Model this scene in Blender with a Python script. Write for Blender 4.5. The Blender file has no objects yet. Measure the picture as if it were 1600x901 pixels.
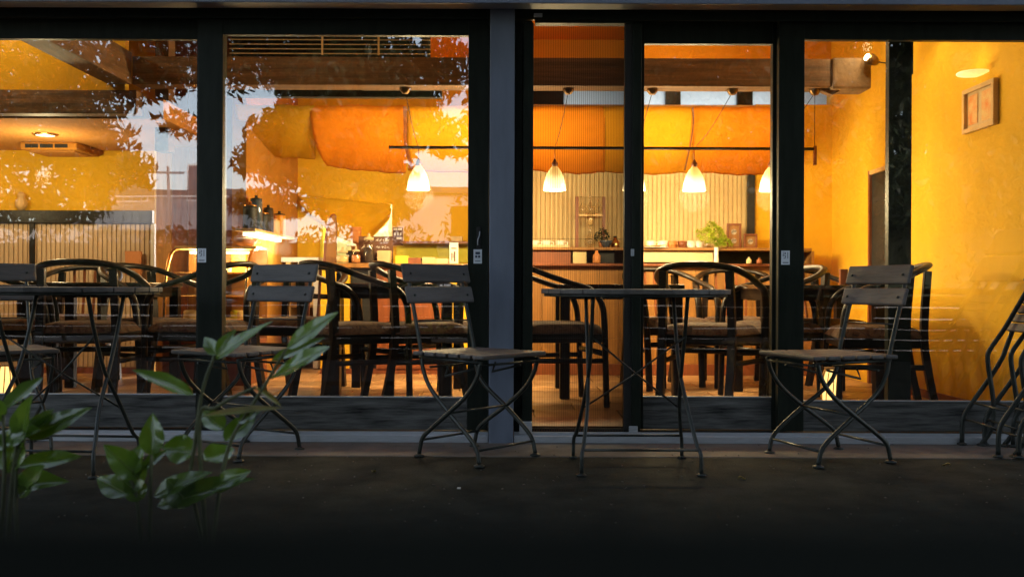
import bpy, math, random
import numpy as np
from mathutils import Vector, Matrix, Euler

R = math.radians
rnd = random.Random(7)
nrs = np.random.RandomState(11)
SC = bpy.context.scene
COL = SC.collection

# ------------------------------------------------------------------ camera, sky, sun, exposure
FPX, HOR, CAMZ = 1500.0, 447.0, 0.75          # focal length in 1600-px pixels, horizon row, eye height
cam_data = bpy.data.cameras.new('camera')
cam = bpy.data.objects.new('camera', cam_data)
COL.objects.link(cam)
cam.location = (0, 0, CAMZ)
cam.rotation_euler = (Matrix.Rotation(R(90), 4, 'X') @ Matrix.Rotation(R(0.22), 4, 'Z')).to_euler()
cam_data.sensor_width = 36
cam_data.lens = 36 * FPX / 1600
cam_data.shift_y = -(450.5 - HOR) / 1600
cam_data.clip_start = 0.01
cam_data.clip_end = 800
cam_data.dof.use_dof = True
cam_data.dof.focus_distance = 4.6
cam_data.dof.aperture_fstop = 5.0
SC.camera = cam

world = bpy.data.worlds.new('World')
SC.world = world
world.use_nodes = True
wn = world.node_tree
bg = wn.nodes['Background']
sky_tex = wn.nodes.new('ShaderNodeTexSky')
sky_tex.sky_type = 'NISHITA'
sky_tex.sun_disc = False
sky_tex.sun_elevation = R(18)
sky_tex.sun_rotation = R(20)
sky_tex.air_density = 1.0
sky_tex.dust_density = 1.0
sky_tex.ozone_density = 1.5
hsv = wn.nodes.new('ShaderNodeHueSaturation')
hsv.inputs['Saturation'].default_value = 0.6
wn.links.new(sky_tex.outputs[0], hsv.inputs['Color'])
wn.links.new(hsv.outputs[0], bg.inputs[0])
bg.inputs[1].default_value = 0.085

sun_data = bpy.data.lights.new('sun', 'SUN')
sun_data.energy = 0.5
sun_data.angle = R(12)
sun_data.color = (1.0, 0.88, 0.76)
sun = bpy.data.objects.new('sun', sun_data)
COL.objects.link(sun)
sun.rotation_euler = Euler((R(-72), 0, R(-20)), 'XYZ')

SC.view_settings.view_transform = 'Standard'
SC.view_settings.look = 'None'
SC.view_settings.gamma = 1
SC.view_settings.use_curve_mapping = False
SC.view_settings.exposure = 2.6
SC.render.engine = 'CYCLES'
cy = SC.cycles
cy.use_denoising = True
cy.denoiser = 'OPENIMAGEDENOISE'
cy.max_bounces = 8
cy.diffuse_bounces = 4
cy.glossy_bounces = 4
cy.transmission_bounces = 4
cy.transparent_max_bounces = 16
cy.caustics_reflective = False
cy.caustics_refractive = False
cy.use_adaptive_sampling = True
cy.adaptive_threshold = 0.01
cy.sample_clamp_indirect = 4.0

# ------------------------------------------------------------------ helpers
def P(px, py, d):
    return Vector(((px - 800) * d / FPX, d, CAMZ + (HOR - py) * d / FPX))
def X(px, d): return (px - 800) * d / FPX
def Z(py, d): return CAMZ + (HOR - py) * d / FPX
FA = 4.67                                    # distance of the glazing plane
FL = 0.07                                    # indoor floor level

def tag(o, label=None, cat=None, group=None, kind=None):
    if label: o['label'] = label
    if cat: o['category'] = cat
    if group: o['group'] = group
    if kind: o['kind'] = kind
    return o
def thing(name, label, cat, loc=(0, 0, 0), rz=0.0, group=None):
    o = bpy.data.objects.new(name, None)
    o.empty_display_size = 0.1
    COL.objects.link(o)
    o.location = loc
    o.rotation_euler = (0, 0, rz)
    return tag(o, label, cat, group)
def copy_tree(o, parent=None):
    c = o.copy()
    COL.objects.link(c)
    if parent is not None: c.parent = parent
    for ch in o.children: copy_tree(ch, c)
    return c
def again(proto, loc, rz, label, first):
    o = proto if first else copy_tree(proto)
    o.location = loc; o.rotation_euler = (0, 0, rz); o['label'] = label
    return o

def spline(pts, n=6):
    pts = [Vector(p) for p in pts]
    if len(pts) < 3: return pts
    q = [pts[0] * 2 - pts[1]] + pts + [pts[-1] * 2 - pts[-2]]
    out = []
    for i in range(1, len(q) - 2):
        a, b, c, d = q[i - 1], q[i], q[i + 1], q[i + 2]
        for k in range(n):
            t = k / n
            out.append(0.5 * ((2 * b) + (c - a) * t + (2 * a - 5 * b + 4 * c - d) * t * t + (3 * b - a - 3 * c + d) * t ** 3))
    out.append(pts[-1])
    return out

class G:
    def __init__(s): s.v = []; s.f = []; s.sm = []
    def face(s, idx, sm=False): s.f.append(tuple(idx)); s.sm.append(sm)
    def box(s, x0, x1, y0, y1, z0, z1):
        b = len(s.v)
        s.v += [(x0,y0,z0),(x1,y0,z0),(x1,y1,z0),(x0,y1,z0),(x0,y0,z1),(x1,y0,z1),(x1,y1,z1),(x0,y1,z1)]
        for q in ((3,2,1,0),(4,5,6,7),(0,1,5,4),(1,2,6,5),(2,3,7,6),(3,0,4,7)): s.face([b + i for i in q])
        return s
    def obox(s, c, size, m):                       # oriented box, m = 3x3 matrix
        b = len(s.v); hx, hy, hz = size[0]/2, size[1]/2, size[2]/2
        for x, y, z in ((-1,-1,-1),(1,-1,-1),(1,1,-1),(-1,1,-1),(-1,-1,1),(1,-1,1),(1,1,1),(-1,1,1)):
            s.v.append(tuple(Vector(c) + m @ Vector((x*hx, y*hy, z*hz))))
        for q in ((3,2,1,0),(4,5,6,7),(0,1,5,4),(1,2,6,5),(2,3,7,6),(3,0,4,7)): s.face([b + i for i in q])
        return s
    def tube(s, pts, r, n=8, r2=None, taper=None, up=None):
        pts = [Vector(p) for p in pts]
        b = len(s.v); m = len(pts); u = None
        for i, p in enumerate(pts):
            t = (pts[min(i+1, m-1)] - pts[max(i-1, 0)]).normalized()
            if u is None:
                ref = Vector(up) if up else (Vector((0,0,1)) if abs(t.z) < 0.9 else Vector((0,1,0)))
                u = (ref - t * ref.dot(t)).normalized()
            else:
                u = (u - t * u.dot(t))
                u = u.normalized() if u.length > 1e-6 else t.orthogonal().normalized()
            w = t.cross(u)
            k = taper(i / (m - 1)) if taper else 1.0
            for j in range(n):
                a = 2 * math.pi * (j + .5) / n
                s.v.append(tuple(p + u * (math.cos(a) * (r2 or r) * k) + w * (math.sin(a) * r * k)))
        for i in range(m - 1):
            for j in range(n):
                s.face((b+i*n+j, b+i*n+(j+1)%n, b+(i+1)*n+(j+1)%n, b+(i+1)*n+j), n > 4)
        s.face([b + j for j in range(n)][::-1]); s.face([b + (m-1)*n + j for j in range(n)])
        return s
    def lathe(s, prof, c=(0, 0, 0), n=20, cap=True, sm=True):
        b = len(s.v); m = len(prof)
        for r, z in prof:
            for j in range(n):
                a = 2 * math.pi * j / n
                s.v.append((c[0] + r * math.cos(a), c[1] + r * math.sin(a), c[2] + z))
        for i in range(m - 1):
            for j in range(n):
                s.face((b+i*n+j, b+i*n+(j+1)%n, b+(i+1)*n+(j+1)%n, b+(i+1)*n+j), sm)
        if cap:
            s.face([b + j for j in range(n)][::-1]); s.face([b + (m-1)*n + j for j in range(n)])
        return s
    def prism(s, poly, off):                       # polygon of 3D points pushed by a vector
        b = len(s.v); n = len(poly); off = Vector(off)
        s.v += [tuple(Vector(p)) for p in poly] + [tuple(Vector(p) + off) for p in poly]
        s.face(range(b, b+n)[::-1]); s.face(range(b+n, b+2*n))
        for j in range(n): s.face((b+j, b+(j+1)%n, b+n+(j+1)%n, b+n+j))
        return s
    def grid(s, fn, nu, nv, sm=True):
        b = len(s.v)
        for i in range(nu + 1):
            for j in range(nv + 1): s.v.append(tuple(fn(i/nu, j/nv)))
        for i in range(nu):
            for j in range(nv):
                s.face((b+i*(nv+1)+j, b+(i+1)*(nv+1)+j, b+(i+1)*(nv+1)+j+1, b+i*(nv+1)+j+1), sm)
        return s
    def build(s, name, mat, parent=None, bev=0.0, seg=2, thick=0.0):
        me = bpy.data.meshes.new(name)
        me.from_pydata(s.v, [], s.f)
        me.polygons.foreach_set('use_smooth', s.sm)
        me.update()
        o = bpy.data.objects.new(name, me)
        COL.objects.link(o)
        if mat: me.materials.append(mat)
        if parent is not None: o.parent = parent
        if thick:
            md = o.modifiers.new('thickness', 'SOLIDIFY'); md.thickness = thick; md.offset = 0
        if bev:
            md = o.modifiers.new('bevel', 'BEVEL'); md.width = bev; md.segments = seg; md.limit_method = 'ANGLE'
            md.harden_normals = False
        return o
def box(name, b, mat, parent=None, bev=0.0):
    return G().box(*b).build(name, mat, parent, bev)
def struct(o): return tag(o, kind='structure')
def text_mesh(body, size, name, mat, parent, loc, rot=(R(90), 0, 0), depth=0.0004):
    cu = bpy.data.curves.new(name, 'FONT'); cu.body = body; cu.size = size; cu.align_x = 'CENTER'; cu.align_y = 'CENTER'
    cu.extrude = depth
    tmp = bpy.data.objects.new('tmp_text', cu); COL.objects.link(tmp)
    dg = bpy.context.evaluated_depsgraph_get()
    me = bpy.data.meshes.new_from_object(tmp.evaluated_get(dg))
    bpy.data.objects.remove(tmp)
    o = bpy.data.objects.new(name, me); COL.objects.link(o)
    me.materials.clear(); me.materials.append(mat)
    o.location = loc; o.rotation_euler = rot; o.parent = parent
    return o

# ------------------------------------------------------------------ materials
def new_mat(name):
    m = bpy.data.materials.new(name); m.use_nodes = True
    return m, m.node_tree, m.node_tree.nodes['Principled BSDF']
def mat(name, col, rough=0.6, metal=0.0, var=0.15, scale=8.0, bump=0.0, bscale=None, spec=0.5, detail=5, stretch=None, col2=None, coat=0.0, rvar=0.0, objvar=0.0):
    m, nt, bs = new_mat(name)
    tc = nt.nodes.new('ShaderNodeTexCoord')
    mp = nt.nodes.new('ShaderNodeMapping'); nt.links.new(tc.outputs['Object'], mp.inputs[0])
    if stretch: mp.inputs['Scale'].default_value = stretch
    ns = nt.nodes.new('ShaderNodeTexNoise'); ns.inputs['Scale'].default_value = scale; ns.inputs['Detail'].default_value = detail
    ns.inputs['Roughness'].default_value = 0.62
    nt.links.new(mp.outputs[0], ns.inputs[0])
    rp = nt.nodes.new('ShaderNodeValToRGB')
    rp.color_ramp.elements[0].position = 0.3; rp.color_ramp.elements[1].position = 0.72
    c1 = [max(0, c * (1 - var)) for c in col]; c2 = list(col2) if col2 else [min(1, c * (1 + var)) for c in col]
    rp.color_ramp.elements[0].color = (*c1, 1); rp.color_ramp.elements[1].color = (*c2, 1)
    nt.links.new(ns.outputs[0], rp.inputs[0]); nt.links.new(rp.outputs[0], bs.inputs['Base Color'])
    if objvar:                                    # every board has its own tone
        oi = nt.nodes.new('ShaderNodeObjectInfo'); hs = nt.nodes.new('ShaderNodeHueSaturation'); m2 = nt.nodes.new('ShaderNodeMapRange')
        m2.inputs[3].default_value = 1 - objvar; m2.inputs[4].default_value = 1 + objvar
        nt.links.new(oi.outputs['Random'], m2.inputs[0]); nt.links.new(m2.outputs[0], hs.inputs['Value']); nt.links.new(rp.outputs[0], hs.inputs['Color']); nt.links.new(hs.outputs[0], bs.inputs['Base Color'])
    bs.inputs['Roughness'].default_value = rough; bs.inputs['Metallic'].default_value = metal
    bs.inputs['Specular IOR Level'].default_value = spec
    if coat: bs.inputs['Coat Weight'].default_value = coat
    if rvar:
        mr = nt.nodes.new('ShaderNodeMapRange'); mr.inputs[3].default_value = rough - rvar; mr.inputs[4].default_value = rough + rvar
        nt.links.new(ns.outputs[0], mr.inputs[0]); nt.links.new(mr.outputs[0], bs.inputs['Roughness'])
    if bump:
        n2 = nt.nodes.new('ShaderNodeTexNoise'); n2.inputs['Scale'].default_value = bscale or scale * 4; n2.inputs['Detail'].default_value = 4
        nt.links.new(mp.outputs[0], n2.inputs[0])
        bp = nt.nodes.new('ShaderNodeBump'); bp.inputs['Strength'].default_value = bump; bp.inputs['Distance'].default_value = 0.01
        nt.links.new(n2.outputs[0], bp.inputs['Height']); nt.links.new(bp.outputs[0], bs.inputs['Normal'])
    return m
def emis(name, col, strength, base=(0.8, 0.8, 0.8)):
    m, nt, bs = new_mat(name)
    bs.inputs['Base Color'].default_value = (*base, 1)
    bs.inputs['Emission Color'].default_value = (*col, 1); bs.inputs['Emission Strength'].default_value = strength
    bs.inputs['Roughness'].default_value = 0.4
    return m
def pane_glass(name, refl, tint=(1, 1, 1), wob=0.0):
    m = bpy.data.materials.new(name); m.use_nodes = True; nt = m.node_tree; nt.nodes.clear()
    out = nt.nodes.new('ShaderNodeOutputMaterial'); mx = nt.nodes.new('ShaderNodeMixShader')
    tr = nt.nodes.new('ShaderNodeBsdfTransparent'); tr.inputs[0].default_value = (*tint, 1)
    gl = nt.nodes.new('ShaderNodeBsdfGlossy'); gl.inputs['Roughness'].default_value = 0.0; gl.inputs[0].default_value = (1, 1, 1, 1)
    lw = nt.nodes.new('ShaderNodeLayerWeight'); lw.inputs[0].default_value = 0.5
    pw = nt.nodes.new('ShaderNodeMath'); pw.operation = 'POWER'; pw.inputs[1].default_value = 5
    mr = nt.nodes.new('ShaderNodeMapRange'); mr.inputs[3].default_value = refl; mr.inputs[4].default_value = 0.95
    nt.links.new(lw.outputs['Facing'], pw.inputs[0]); nt.links.new(pw.outputs[0], mr.inputs[0])
    nt.links.new(mr.outputs[0], mx.inputs[0]); nt.links.new(tr.outputs[0], mx.inputs[1]); nt.links.new(gl.outputs[0], mx.inputs[2])
    if wob:
        tc = nt.nodes.new('ShaderNodeTexCoord'); ns = nt.nodes.new('ShaderNodeTexNoise'); ns.inputs['Scale'].default_value = 2.2; ns.inputs['Detail'].default_value = 1
        bp = nt.nodes.new('ShaderNodeBump'); bp.inputs['Strength'].default_value = 1.0; bp.inputs['Distance'].default_value = wob
        nt.links.new(tc.outputs['Object'], ns.inputs[0]); nt.links.new(ns.outputs[0], bp.inputs['Height']); nt.links.new(bp.outputs[0], gl.inputs['Normal'])
    nt.links.new(mx.outputs[0], out.inputs[0])
    return m
def mesh_fabric(name, col, transp):           # woven screen: the more edge-on it is seen, the denser its threads look
    m = bpy.data.materials.new(name); m.use_nodes = True; nt = m.node_tree; nt.nodes.clear()
    out = nt.nodes.new('ShaderNodeOutputMaterial'); mx = nt.nodes.new('ShaderNodeMixShader')
    tr = nt.nodes.new('ShaderNodeBsdfTransparent'); df = nt.nodes.new('ShaderNodeBsdfDiffuse'); df.inputs[0].default_value = (*col, 1)
    lw = nt.nodes.new('ShaderNodeLayerWeight'); lw.inputs[0].default_value = 0.5
    mr = nt.nodes.new('ShaderNodeMapRange'); mr.inputs[1].default_value = 0.05; mr.inputs[2].default_value = 0.75; mr.inputs[3].default_value = 1 - transp; mr.inputs[4].default_value = 0.93
    nt.links.new(lw.outputs['Facing'], mr.inputs[0]); nt.links.new(mr.outputs[0], mx.inputs[0])
    nt.links.new(tr.outputs[0], mx.inputs[1]); nt.links.new(df.outputs[0], mx.inputs[2]); nt.links.new(mx.outputs[0], out.inputs[0])
    return m
def cloth_mat(name, col, trans=0.35):
    m, nt, bs = new_mat(name)
    tc = nt.nodes.new('ShaderNodeTexCoord'); wv = nt.nodes.new('ShaderNodeTexNoise'); wv.inputs['Scale'].default_value = 6; wv.inputs['Detail'].default_value = 6
    nt.links.new(tc.outputs['Object'], wv.inputs[0])
    rp = nt.nodes.new('ShaderNodeValToRGB')
    rp.color_ramp.elements[0].color = (*[c * .85 for c in col], 1); rp.color_ramp.elements[1].color = (*[min(1, c * 1.1) for c in col], 1)
    nt.links.new(wv.outputs[0], rp.inputs[0]); nt.links.new(rp.outputs[0], bs.inputs['Base Color'])
    bs.inputs['Roughness'].default_value = 0.9; bs.inputs['Specular IOR Level'].default_value = 0.1
    n2 = nt.nodes.new('ShaderNodeTexNoise'); n2.inputs['Scale'].default_value = 5; n2.inputs['Detail'].default_value = 3; n2.inputs['Distortion'].default_value = .8
    mp = nt.nodes.new('ShaderNodeMapping'); mp.inputs['Scale'].default_value = (3.5, .7, .7); nt.links.new(tc.outputs['Object'], mp.inputs[0]); nt.links.new(mp.outputs[0], n2.inputs[0])
    bp = nt.nodes.new('ShaderNodeBump'); bp.inputs['Strength'].default_value = .12; bp.inputs['Distance'].default_value = .02
    nt.links.new(n2.outputs[0], bp.inputs['Height']); nt.links.new(bp.outputs[0], bs.inputs['Normal'])
    tl = nt.nodes.new('ShaderNodeBsdfTranslucent'); nt.links.new(rp.outputs[0], tl.inputs[0])
    mx = nt.nodes.new('ShaderNodeMixShader'); mx.inputs[0].default_value = trans
    out = nt.nodes['Material Output']
    nt.links.new(bs.outputs[0], mx.inputs[1]); nt.links.new(tl.outputs[0], mx.inputs[2]); nt.links.new(mx.outputs[0], out.inputs[0])
    return m
def leaf_mat(name, col, rough=0.3, trans=0.25, col2=None, coat=0.0):
    m, nt, bs = new_mat(name)
    geo = nt.nodes.new('ShaderNodeObjectInfo'); tc = nt.nodes.new('ShaderNodeTexCoord')
    ns = nt.nodes.new('ShaderNodeTexNoise'); ns.inputs['Scale'].default_value = 9; nt.links.new(tc.outputs['Object'], ns.inputs[0])
    rp = nt.nodes.new('ShaderNodeValToRGB'); rp.color_ramp.elements[0].position = .3; rp.color_ramp.elements[1].position = .75
    rp.color_ramp.elements[0].color = (*[c * .7 for c in col], 1); rp.color_ramp.elements[1].color = (*(col2 or [c * 1.4 for c in col]), 1)
    nt.links.new(ns.outputs[0], rp.inputs[0]); nt.links.new(rp.outputs[0], bs.inputs['Base Color'])
    bs.inputs['Roughness'].default_value = rough
    if coat: bs.inputs['Coat Weight'].default_value = coat; bs.inputs['Coat Roughness'].default_value = 0.12
    tl = nt.nodes.new('ShaderNodeBsdfTranslucent'); nt.links.new(rp.outputs[0], tl.inputs[0])
    mx = nt.nodes.new('ShaderNodeMixShader'); mx.inputs[0].default_value = trans
    out = nt.nodes['Material Output']
    nt.links.new(bs.outputs[0], mx.inputs[1]); nt.links.new(tl.outputs[0], mx.inputs[2]); nt.links.new(mx.outputs[0], out.inputs[0])
    return m

M = {}
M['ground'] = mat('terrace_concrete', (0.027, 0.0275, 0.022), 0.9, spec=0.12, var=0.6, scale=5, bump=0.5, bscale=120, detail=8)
M['strip'] = mat('threshold_concrete', (0.16, 0.145, 0.13), 0.85, spec=0.15, var=0.22, scale=10, bump=0.35, bscale=110, detail=8)  # pale concrete, lightened further to carry the lamp spill
M['asphalt'] = mat('street_asphalt', (0.06, 0.06, 0.063), 0.9, var=0.2, scale=30, bump=0.3)
M['ledge'] = mat('dark_ledge_paint', (0.010, 0.0115, 0.010), 1.0, var=0.2, scale=20, spec=0.0)
M['frame'] = mat('dark_green_black_frame', (0.014, 0.018, 0.013), 0.45, var=0.3, scale=5, spec=0.18, stretch=(6, 6, 1), bump=0.05, bscale=30)
M['steel'] = mat('blue_grey_painted_steel', (0.16, 0.185, 0.245), 0.5, var=0.16, scale=3, stretch=(3, 3, .6), spec=0.4, bump=0.04, bscale=60)
M['rail'] = mat('worn_black_kick_board', (0.028, 0.028, 0.029), 0.7, var=0.6, scale=4, stretch=(1, 1, 12), bump=0.3, detail=12, col2=(0.20, 0.195, 0.185), spec=0.2)
M['alu'] = mat('aluminium_track', (0.46, 0.48, 0.52), 0.4, metal=0.3, var=0.12, scale=20, stretch=(1, 8, 8))
M['glass'] = pane_glass('window_glass', 0.085, (0.985, 0.985, 0.985), wob=0.0006)
M['clear'] = pane_glass('thin_clear_glass', 0.05, (0.97, 0.95, 0.9))
M['screen'] = mesh_fabric('pleated_screen_mesh', (0.04, 0.032, 0.026), 0.58)
M['chairwood'] = mat('weathered_grey_brown_slat', (0.085, 0.074, 0.068), 0.62, objvar=0.3, var=0.4, scale=7, stretch=(3, .5, 3), bump=0.25, detail=8)
M['chairmetal'] = mat('green_black_iron', (0.030, 0.034, 0.030), 0.38, metal=0.35, var=0.3, scale=18, bump=0.15, bscale=90)
M['sticker'] = mat('sticker_white', (0.78, 0.82, 0.88), 0.4, var=0.03)
M['ink'] = mat('sticker_ink', (0.05, 0.07, 0.12), 0.5, var=0.0)
M['ochre'] = mat('ochre_plaster', (0.76, 0.44, 0.022), 0.82, var=0.11, scale=2.6, bump=0.18, bscale=16, spec=0.25, detail=8, stretch=(1, 1, .5))
M['deep'] = mat('deep_orange_plaster', (0.66, 0.29, 0.015), 0.85, var=0.1, scale=2, bump=0.2, bscale=12, spec=0.2)
M['tan'] = mat('tan_soffit_plaster', (0.52, 0.235, 0.055), 0.85, var=0.08, scale=3, bump=0.1, spec=0.2)
M['beam'] = mat('brown_timber', (0.15, 0.066, 0.022), 0.6, var=0.5, scale=3.2, stretch=(.6, 5, 9), bump=0.3, detail=9, bscale=9, col2=(0.25, 0.115, 0.04))
M['beamy'] = mat('brown_timber_long', (0.15, 0.066, 0.022), 0.6, var=0.5, scale=3.2, stretch=(7, .6, 7), bump=0.3, detail=9, bscale=9, col2=(0.22, 0.10, 0.035))
M['darkwood'] = mat('dark_stained_wood', (0.009, 0.0045, 0.0028), 0.38, var=0.45, scale=6, stretch=(4, 4, .7), spec=0.28)
M['tabletop'] = mat('dark_table_varnish', (0.035, 0.017, 0.009), 0.16, var=0.4, scale=5, stretch=(.6, 6, 1), coat=0.4)
M['redwood'] = mat('red_brown_wood', (0.22, 0.062, 0.018), 0.42, var=0.35, scale=5, stretch=(5, 5, .7))
M['panelwood'] = mat('orange_brown_panel', (0.30, 0.13, 0.026), 0.5, objvar=0.18, var=0.28, scale=4, stretch=(6, 6, .5), bump=0.1)
M['board'] = mat('cream_board', (0.62, 0.45, 0.22), 0.6, var=0.1, scale=6)
M['cream'] = mat('cream_corrugated', (0.60, 0.44, 0.20), 0.6, var=0.12, scale=9, stretch=(2, 2, .3))
M['stripe'] = mat('beige_ribbed_panel', (0.58, 0.43, 0.27), 0.65, var=0.1, scale=6)
M['groove'] = mat('brown_backing', (0.54, 0.385, 0.17), 0.8, var=0.15)
M['groove2'] = mat('grey_beige_backing', (0.46, 0.335, 0.20), 0.8, var=0.12)
M['black'] = mat('matt_black', (0.012, 0.011, 0.010), 0.6, var=0.2)
M['brass'] = mat('worn_brass', (0.72, 0.42, 0.15), 0.25, metal=1.0, var=0.15, scale=12)
M['white'] = mat('off_white', (0.76, 0.74, 0.68), 0.5, var=0.05)
M['ceramic'] = mat('white_ceramic', (0.80, 0.76, 0.66), 0.2, var=0.03, coat=0.4)
M['chalk'] = mat('chalk_white', (0.8, 0.76, 0.7), 0.9, var=0.05)
M['brownboard'] = mat('brown_menu_board', (0.14, 0.055, 0.028), 0.7, var=0.15)
M['paleGreen'] = mat('pale_green_wall', (0.52, 0.60, 0.42), 0.7, var=0.06)
M['limeyellow'] = mat('lime_yellow_panel', (0.72, 0.62, 0.045), 0.7, var=0.06)
M['terracotta'] = mat('terracotta', (0.55, 0.20, 0.05), 0.6, var=0.15)
M['coffee'] = mat('coffee_beans', (0.035, 0.017, 0.008), 0.6, var=0.6, scale=60, bump=0.5)
M['clothY'] = cloth_mat('yellow_cloth', (0.78, 0.36, 0.013), .28)
M['clothO'] = cloth_mat('orange_cloth', (0.80, 0.27, 0.010), .28)
M['clothD'] = cloth_mat('golden_cloth', (0.80, 0.46, 0.022), .2)
M['clothOlive'] = cloth_mat('olive_cloth', (0.66, 0.36, 0.016), .28)
M['frost'] = mat('frosted_pane', (0.5, 0.55, 0.6), 0.3)
M['picture'] = mat('picture_paper', (0.80, 0.60, 0.24), 0.7, var=0.05, scale=16, col2=(0.78, 0.24, 0.04), detail=3)
M['photo'] = mat('photo_print', (0.10, 0.05, 0.03), 0.4, var=0.6, scale=30, col2=(0.7, 0.6, 0.45), detail=2)
M['framewood'] = mat('light_frame_wood', (0.70, 0.46, 0.18), 0.45, var=0.2, scale=6)
M['leafy'] = leaf_mat('glossy_leaf', (0.075, 0.165, 0.014), 0.24, 0.40, col2=(0.16, 0.28, 0.025), coat=1.0)
M['leaf_lit_old'] = leaf_mat('lit_or_dead_leaf', (0.20, 0.17, 0.03), 0.35, 0.25, col2=(0.34, 0.26, 0.08))  # dead-leaf tone; on the plant it paints yellowish light into two leaves
M['stem'] = mat('plant_stem', (0.10, 0.11, 0.045), 0.6, var=0.3, scale=20)
M['treeleaf'] = leaf_mat('tree_leaf', (0.028, 0.042, 0.014), 0.5, 0.08)
M['hedge'] = leaf_mat('hedge_leaf', (0.03, 0.05, 0.016), 0.5, 0.08)
M['lime'] = leaf_mat('lime_foliage', (0.30, 0.42, 0.02), 0.5, 0.3, col2=(0.55, 0.62, 0.06))
M['bark'] = mat('bark', (0.06, 0.045, 0.035), 0.9, var=0.4, scale=10, stretch=(3, 3, .6), bump=0.6)
M['housewall'] = mat('pale_render', (0.62, 0.58, 0.57), 0.85, var=0.06, scale=1.5)
M['housegrey'] = mat('grey_render', (0.36, 0.37, 0.40), 0.85, var=0.08, scale=1.5)
M['rooftile'] = mat('grey_roof_sheet', (0.12, 0.12, 0.13), 0.7, var=0.2)
M['winglass'] = mat('house_window_glass', (0.06, 0.08, 0.11), 0.08, var=0.1, spec=0.8)
M['whitepaint'] = mat('white_paint', (0.8, 0.8, 0.8), 0.45, var=0.05)
M['pale'] = mat('pale_concrete', (0.60, 0.60, 0.60), 0.85, var=0.08, scale=2)
M['soil'] = mat('soil', (0.035, 0.026, 0.018), 0.95, var=0.4, scale=30, bump=0.8)
M['blind'] = mat('louvre_slat', (0.55, 0.42, 0.25), 0.5, var=0.1)
def floral():
    m, nt, bs = new_mat('floral_upholstery')
    tc = nt.nodes.new('ShaderNodeTexCoord'); vo = nt.nodes.new('ShaderNodeTexNoise'); vo.inputs['Scale'].default_value = 17; vo.inputs['Detail'].default_value = 2
    vo.inputs['Distortion'].default_value = 1.6
    nt.links.new(tc.outputs['Object'], vo.inputs[0])
    rp = nt.nodes.new('ShaderNodeValToRGB'); e = rp.color_ramp.elements
    e[0].position = .36; e[0].color = (0.022, 0.009, 0.006, 1); e[1].position = .64; e[1].color = (0.07, 0.038, 0.018, 1)
    n = e.new(.47); n.color = (0.058, 0.03, 0.015, 1); n = e.new(.56); n.color = (0.09, 0.05, 0.024, 1); n = e.new(.42); n.color = (0.06, 0.015, 0.006, 1)
    nt.links.new(vo.outputs[0], rp.inputs[0]); nt.links.new(rp.outputs[0], bs.inputs['Base Color']); bs.inputs['Roughness'].default_value = .9
    return m
M['floral'] = floral()
def tile_mat():
    m, nt, bs = new_mat('warm_stone_tile')
    oi = nt.nodes.new('ShaderNodeObjectInfo'); tc = nt.nodes.new('ShaderNodeTexCoord')
    ad = nt.nodes.new('ShaderNodeVectorMath'); ad.operation = 'ADD'
    nt.links.new(tc.outputs['Object'], ad.inputs[0]); nt.links.new(oi.outputs['Location'], ad.inputs[1])
    ns = nt.nodes.new('ShaderNodeTexNoise'); ns.inputs['Scale'].default_value = 4; ns.inputs['Detail'].default_value = 8; nt.links.new(ad.outputs[0], ns.inputs[0])
    rp = nt.nodes.new('ShaderNodeValToRGB'); rp.color_ramp.elements[0].position = .3; rp.color_ramp.elements[1].position = .7
    rp.color_ramp.elements[0].color = (.27, .135, .05, 1); rp.color_ramp.elements[1].color = (.50, .28, .12, 1)
    nt.links.new(ns.outputs[0], rp.inputs[0])
    hs = nt.nodes.new('ShaderNodeHueSaturation'); mr = nt.nodes.new('ShaderNodeMapRange'); mr.inputs[3].default_value = .7; mr.inputs[4].default_value = 1.2
    nt.links.new(oi.outputs['Random'], mr.inputs[0]); nt.links.new(mr.outputs[0], hs.inputs['Value']); nt.links.new(rp.outputs[0], hs.inputs['Color'])
    nt.links.new(hs.outputs[0], bs.inputs['Base Color']); bs.inputs['Roughness'].default_value = .45
    bp = nt.nodes.new('ShaderNodeBump'); bp.inputs['Strength'].default_value = .4; bp.inputs['Distance'].default_value = .01
    nt.links.new(ns.outputs[0], bp.inputs['Height']); nt.links.new(bp.outputs[0], bs.inputs['Normal'])
    return m
M['tile'] = tile_mat()
M['grout'] = mat('floor_grout', (0.30, 0.17, 0.075), 0.9, var=0.15)
def shade_mat():
    m, nt, bs = new_mat('lit_opal_shade')
    tc = nt.nodes.new('ShaderNodeTexCoord'); sx = nt.nodes.new('ShaderNodeSeparateXYZ'); mr = nt.nodes.new('ShaderNodeMapRange')
    mr.inputs[1].default_value = 0.0; mr.inputs[2].default_value = 0.165
    rp = nt.nodes.new('ShaderNodeValToRGB'); e = rp.color_ramp.elements
    e[0].color = (1.0, .80, .45, 1); e[1].color = (.26, .12, .018, 1); n = e.new(.38); n.color = (.80, .58, .26, 1); n = e.new(.62); n.color = (.42, .25, .06, 1)
    nt.links.new(tc.outputs['Object'], sx.inputs[0]); nt.links.new(sx.outputs['Z'], mr.inputs[0]); nt.links.new(mr.outputs[0], rp.inputs[0])
    nt.links.new(rp.outputs[0], bs.inputs['Emission Color']); bs.inputs['Emission Strength'].default_value = .62
    bs.inputs['Base Color'].default_value = (.8, .7, .5, 1); bs.inputs['Roughness'].default_value = .3
    return m
M['lampwhite'] = shade_mat()
M['bulb'] = emis('lit_bulb', (1.0, 0.8, 0.45), 6.0)
M['lantern'] = emis('lit_lantern_paper', (1.0, 0.58, 0.16), 0.40)
M['downlight'] = emis('lit_downlight', (1.0, 0.66, 0.2), 0.22)
M['striplight'] = emis('lit_strip', (1.0, 0.9, 0.5), 0.5)
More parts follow.
